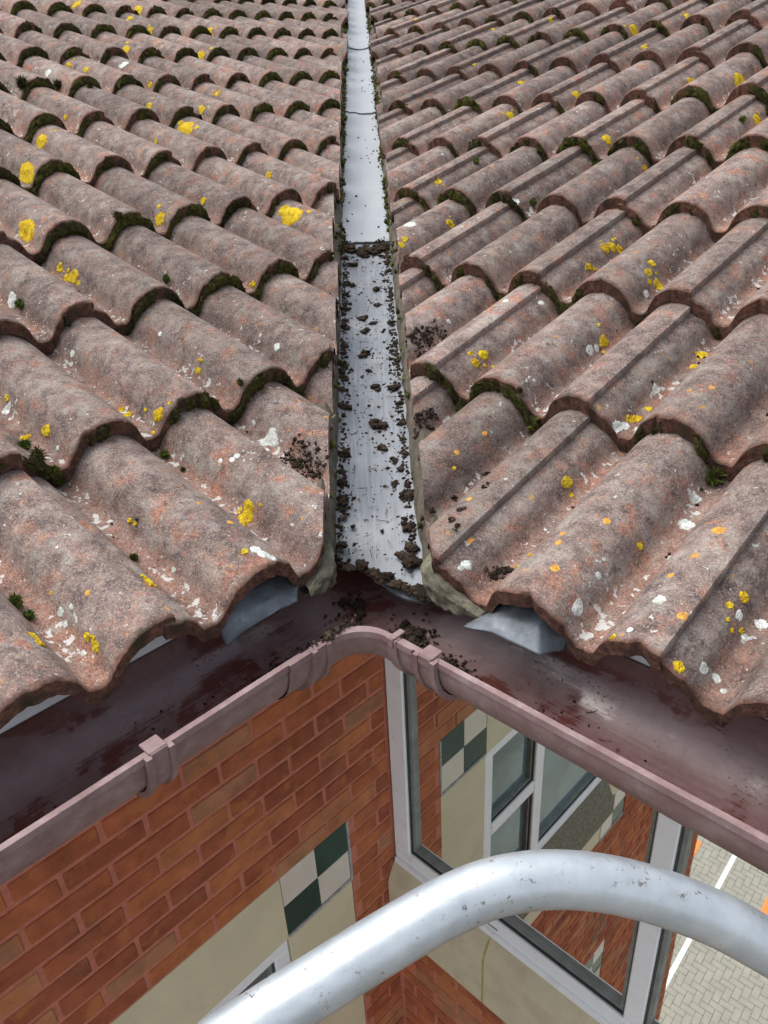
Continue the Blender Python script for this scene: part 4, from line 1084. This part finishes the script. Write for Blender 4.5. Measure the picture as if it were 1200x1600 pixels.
# soil left in the valley
def liner_z(x, y):
    c = (x + 0.010) / 0.082
    return TV * y - 0.103 + 0.016 * abs(c) ** 1.6 + (0.0 if y < 1.115 else (0.007 if y < 2.36 else (0.0125 if y < 3.55 else 0.018)))
VS = Soup()
def crumb(x, y, rad, tint=None, lift=0.35):
    VS.lump((x, y, liner_z(x, y) + rad * lift), rad, (0, -0.2, 0.97), 0.65, random.random() ** 1.6 * 0.7 if tint is None else tint, 0.45, 0)
def clod(so, c, rad, squash=0.55):
    bv, bf = ICO[1] if rad < 0.006 else ICO[2]
    off = Vector((random.random() * 90, random.random() * 90, random.random() * 90)); st_ = 0.7 + 0.6 * rng.random(3); ang = random.random() * 6.28
    v = np.array([np.array(x) * (1 + 0.75 * noise.noise(Vector(x) * 1.5 + off) + 0.45 * noise.noise(Vector(x) * 3.7 + off) + 0.25 * noise.noise(Vector(x) * 8 + off)) for x in bv]) * st_ * rad
    ca, sa = math.cos(ang), math.sin(ang)
    v = np.stack([v[:, 0] * ca - v[:, 1] * sa, v[:, 0] * sa + v[:, 1] * ca, v[:, 2] * squash], 1)
    so.add(v + np.array(c), bf, random.random() ** 1.5 * 0.6)
def clump(x, y, size, n_):
    for _ in range(1 + (size > 0.008) + (size > 0.011)):
        dx, dy = random.gauss(0, size * 0.4), random.gauss(0, size * 0.5)
        if -0.072 < x + dx < 0.053: clod(VS, (x + dx, y + dy, liner_z(x + dx, y + dy) + size * 0.12), size * random.uniform(0.42, 0.75))
    for _ in range(n_ // 2):
        dx, dy = random.gauss(0, size * 0.8), random.gauss(0, size * 1.0)
        if not -0.075 < x + dx < 0.056: continue
        crumb(x + dx, y + dy, random.uniform(0.06, 0.2) * size, None, 0.4)
for _ in range(60):      # scattered clods
    y = random.uniform(-0.04, 1.08); x = random.uniform(-0.066, 0.046)
    clump(x, y, 0.0028 + 0.0062 * random.random() ** 1.8, random.randint(8, 20))
for (x, y, s_, n_) in ((-0.02, 0.56, 0.014, 26), (-0.018, 0.66, 0.012, 20), (0.004, 0.30, 0.016, 34), (-0.030, 0.72, 0.012, 18), (0.000, 0.43, 0.010, 14), (0.000, 0.24, 0.012, 20), (0.040, 0.10, 0.014, 26), (-0.060, 0.09, 0.015, 30), (0.034, 0.02, 0.011, 18), (0.028, -0.045, 0.014, 24), (-0.058, 0.36, 0.014, 22), (-0.06, 0.22, 0.013, 20), (0.012, 0.86, 0.012, 18), (-0.05, 0.88, 0.012, 16), (0.038, 0.42, 0.013, 20), (-0.045, 1.0, 0.012, 18)): clump(x, y, s_, n_)
for sd_ in (-1, 1):       # dirt banked against the mortar on both sides
    for _ in range(900):
        y = random.uniform(-0.06, 1.10)
        den = 0.55 + 0.9 * noise.noise(Vector((y * 5, sd_ * 9, 0)))
        if sd_ > 0: den += 0.25 if 0.45 < y < 1.05 or y < 0.05 else 0.0
        if random.random() > den: continue
        xb = -0.069 if sd_ < 0 else 0.048
        w_ = 0.007 * (1 + 1.2 * max(0, noise.noise(Vector((y * 9, sd_ * 4, 5)))))
        if random.random() < 0.08:
            xx = xb - sd_ * abs(random.gauss(0, w_ * 1.3)); clod(VS, (xx, y, liner_z(xx, y) + 0.001), random.uniform(0.003, 0.008), 0.5)
        crumb(xb - sd_ * abs(random.gauss(0, w_)), y, random.uniform(0.0010, 0.0036), None, 0.2)
for _ in range(420):      # bank of dirt caught under the first lap
    x = random.uniform(-0.078, 0.056); y = 1.085 + random.gauss(0, 0.016) + 0.02 * noise.noise(Vector((x * 25, 3, 0)))
    crumb(x, y, random.uniform(0.0015, 0.004), None, 0.5)
    if random.random() < 0.12: clod(VS, (x, y, liner_z(x, y) + 0.002), random.uniform(0.006, 0.012), 0.6)
for _ in range(500): crumb(random.uniform(-0.07, 0.05), random.uniform(-0.04, 1.1), random.uniform(0.0006, 0.0018))
for _ in range(160): 
    y = random.uniform(1.15, 4.2); x = random.choice((random.gauss(-0.072, 0.008), random.gauss(0.05, 0.008), random.uniform(-0.07, 0.05))); crumb(x, y, random.uniform(0.001, 0.004))
# heap at the foot of the valley, spilling to the right
def tongue_y(x): return -0.018 - 0.80 * (x + 0.07)
for _ in range(230):
    f = random.random() ** 0.45; x = -0.055 + 0.125 * f + random.gauss(0, 0.006); y = tongue_y(x) + abs(random.gauss(0, 0.006 + 0.020 * max(0, f - 0.7))) - 0.004
    if random.random() < 0.10: clod(VS, (x, y, liner_z(min(x, 0.055), y)), random.uniform(0.005, 0.011), 0.55)
    VS.lump((x, y, liner_z(min(x, 0.055), y) + 0.002 - 0.010 * max(0, 0.3 - (y - tongue_y(x)) * 20)), random.uniform(0.001, 0.0035), (0, 0, 1), 0.7, random.random() ** 1.5 * 0.9, 0.45, 0)
def straw(so, c, ln):
    a = random.random() * 6.28; d = np.array([math.cos(a), math.sin(a), random.uniform(-0.1, 0.25)]); w_ = np.array([-math.sin(a), math.cos(a), 0.2]) * 0.0005
    c = np.array(c); u_ = np.array([0, 0, 0.0006])
    so.add(np.array([c - w_, c + w_, c + d * ln + w_, c + d * ln - w_, c + u_, c + d * ln + u_]), np.array([(0, 1, 2), (0, 2, 3), (0, 4, 5), (0, 5, 3), (1, 2, 5), (1, 5, 4)]), random.choice((0.2, 0.9, 1.0)))
for _ in range(60):
    x, y = random.uniform(-0.07, 0.05), random.uniform(-0.05, 1.1); straw(VS, (x, y, liner_z(x, y) + 0.0015), random.uniform(0.006, 0.022))
tag(VS.build('soil_debris', MT['soil']), 'dark crumbs of wet soil scattered down the metal valley', 'soil', kind='stuff')

# soil and silt in the gutter
GS = Soup()
def gz(d):
    r_ = 0.076; c = (r_ - d) / r_
    return ZG - 0.078 * max(0.0, 1 - c * c) ** 0.425
def gput(side, s, d, rad, lift=0.4):
    d = max(0.012, min(0.138, d)); K = 'L' if side < 0 else 'R'
    smin = meet(GB[-1] + d, GB[1] + d).dot(ax_e(side))
    s = max(s, smin + 0.004)
    p = plan(GB[-1] + d, GB[1] + d, [(K, s)])[0]
    GS.lump((p.x, p.y, gz(d) + rad * lift), rad, (0, 0, 1), 0.7, random.random() ** 1.5 * 0.9, 0.45, 0)
def gclump(side, s, d, sz, n_):
    for _ in range(max(1, n_ // 14)):
        d2 = max(0.03, min(0.112, d + random.gauss(0, sz * 0.5))); s2 = max(s + random.gauss(0, sz * 0.9), meet(GB[-1] + d2, GB[1] + d2).dot(ax_e(side)) + 0.006)
        p = plan(GB[-1] + d2, GB[1] + d2, [('L' if side < 0 else 'R', s2)])[0]
        clod(GS, (p.x, p.y, gz(d2) + 0.003), random.uniform(0.003, 0.009), 0.55)
    for _ in range(n_):
        ds, dd = random.gauss(0, sz), random.gauss(0, sz * 0.6)
        gput(side, s + ds, d + dd, random.uniform(0.0010, 0.0034), 0.8 * math.exp(-(ds * ds + dd * dd) / (sz * sz)) + 0.4)
for a in ((-1, 0.245, 0.078, 0.016, 90), (-1, 0.285, 0.085, 0.012, 60), (-1, 0.262, 0.107, 0.006, 30), (-1, 0.205, 0.085, 0.010, 30), (-1, 0.195, 0.100, 0.004, 14), (-1, 0.15, 0.135, 0.007, 24),
          (1, 0.105, 0.055, 0.016, 110), (1, 0.125, 0.070, 0.014, 90), (1, 0.10, 0.090, 0.009, 36), (1, 0.19, 0.075, 0.016, 80), (1, 0.205, 0.09, 0.012, 50), (1, 0.185, 0.115, 0.006, 22), (1, 0.30, 0.128, 0.006, 16), (1, 0.28, 0.09, 0.005, 10), (1, 0.46, 0.138, 0.005, 12),
          (-1, 0.06, 0.05, 0.02, 60), (-1, 0.12, 0.09, 0.012, 20)): gclump(*a)
for _ in range(900):
    sd_ = random.choice((-1, -1, 1)); s = 0.06 + abs(random.gauss(0, 0.22)); gput(sd_, s, random.gauss(0.10, 0.022), random.uniform(0.0006, 0.0024))
for _ in range(700):
    sd_ = random.choice((-1, 1)); s = random.uniform(0.1, 0.9); gput(sd_, s, random.gauss(0.095, 0.012), random.uniform(0.0004, 0.0012))
# crumbs caught on the corner joint of the lip
for _ in range(70):
    s = 0.205 + random.gauss(0, 0.018); p = plan(GL[-1], GL[1], [('L', s)])[0] + ax_out(-1) * random.gauss(0.002, 0.004)
    GS.lump((p.x, p.y, ZG + 0.006 + random.random() * 0.004), random.uniform(0.001, 0.0035), (0, 0, 1), 0.8, random.random() * 0.9, 0.4, 0)
for _ in range(60):
    sd_ = random.choice((-1, 1)); d_ = random.gauss(0.09, 0.02); d_ = max(0.03, min(0.125, d_)); s_ = max(0.05 + abs(random.gauss(0, 0.2)), meet(GB[-1] + d_, GB[1] + d_).dot(ax_e(sd_)) + 0.01)
    p = plan(GB[-1] + d_, GB[1] + d_, [('L' if sd_ < 0 else 'R', s_)])[0]; straw(GS, (p.x, p.y, gz(d_) + 0.002), random.uniform(0.005, 0.016))
tag(GS.build('soil_debris', MT['soil']), 'lumps of black silt lying in the brown gutter near its corner', 'soil', kind='stuff')
# small moss ring that has fallen into the left gutter
GM = Soup()
c_ = plan(GB[-1] + 0.09, GB[1] + 0.09, [('L', 0.505)])[0]
for i_ in range(26):
    a_ = i_ * 0.26; cushion(GM, -1, (c_.x + 0.011 * math.cos(a_), c_.y + 0.011 * math.sin(a_), gz(0.09) + 0.004), (0, 0, 1), 0.006, random.choice((0.25, 0.6, 0.75)), 3)
tag(GM.build('moss_clump', MT['moss']), 'small ring of fallen moss lying in the left gutter', 'moss', kind='thing')
# dry stalk in the soil beside the valley
V, F = tube(catmull([(-0.115, 0.262, -0.035), (-0.100, 0.262, -0.022), (-0.085, 0.268, -0.004), (-0.074, 0.270, 0.006)], 5), 0.0012, 6)
tag(mesh_obj('dry_stalk', V, F, MT['stem'], None, True), 'thin dry yellow stalk poking from soil beside the valley', 'stalk')
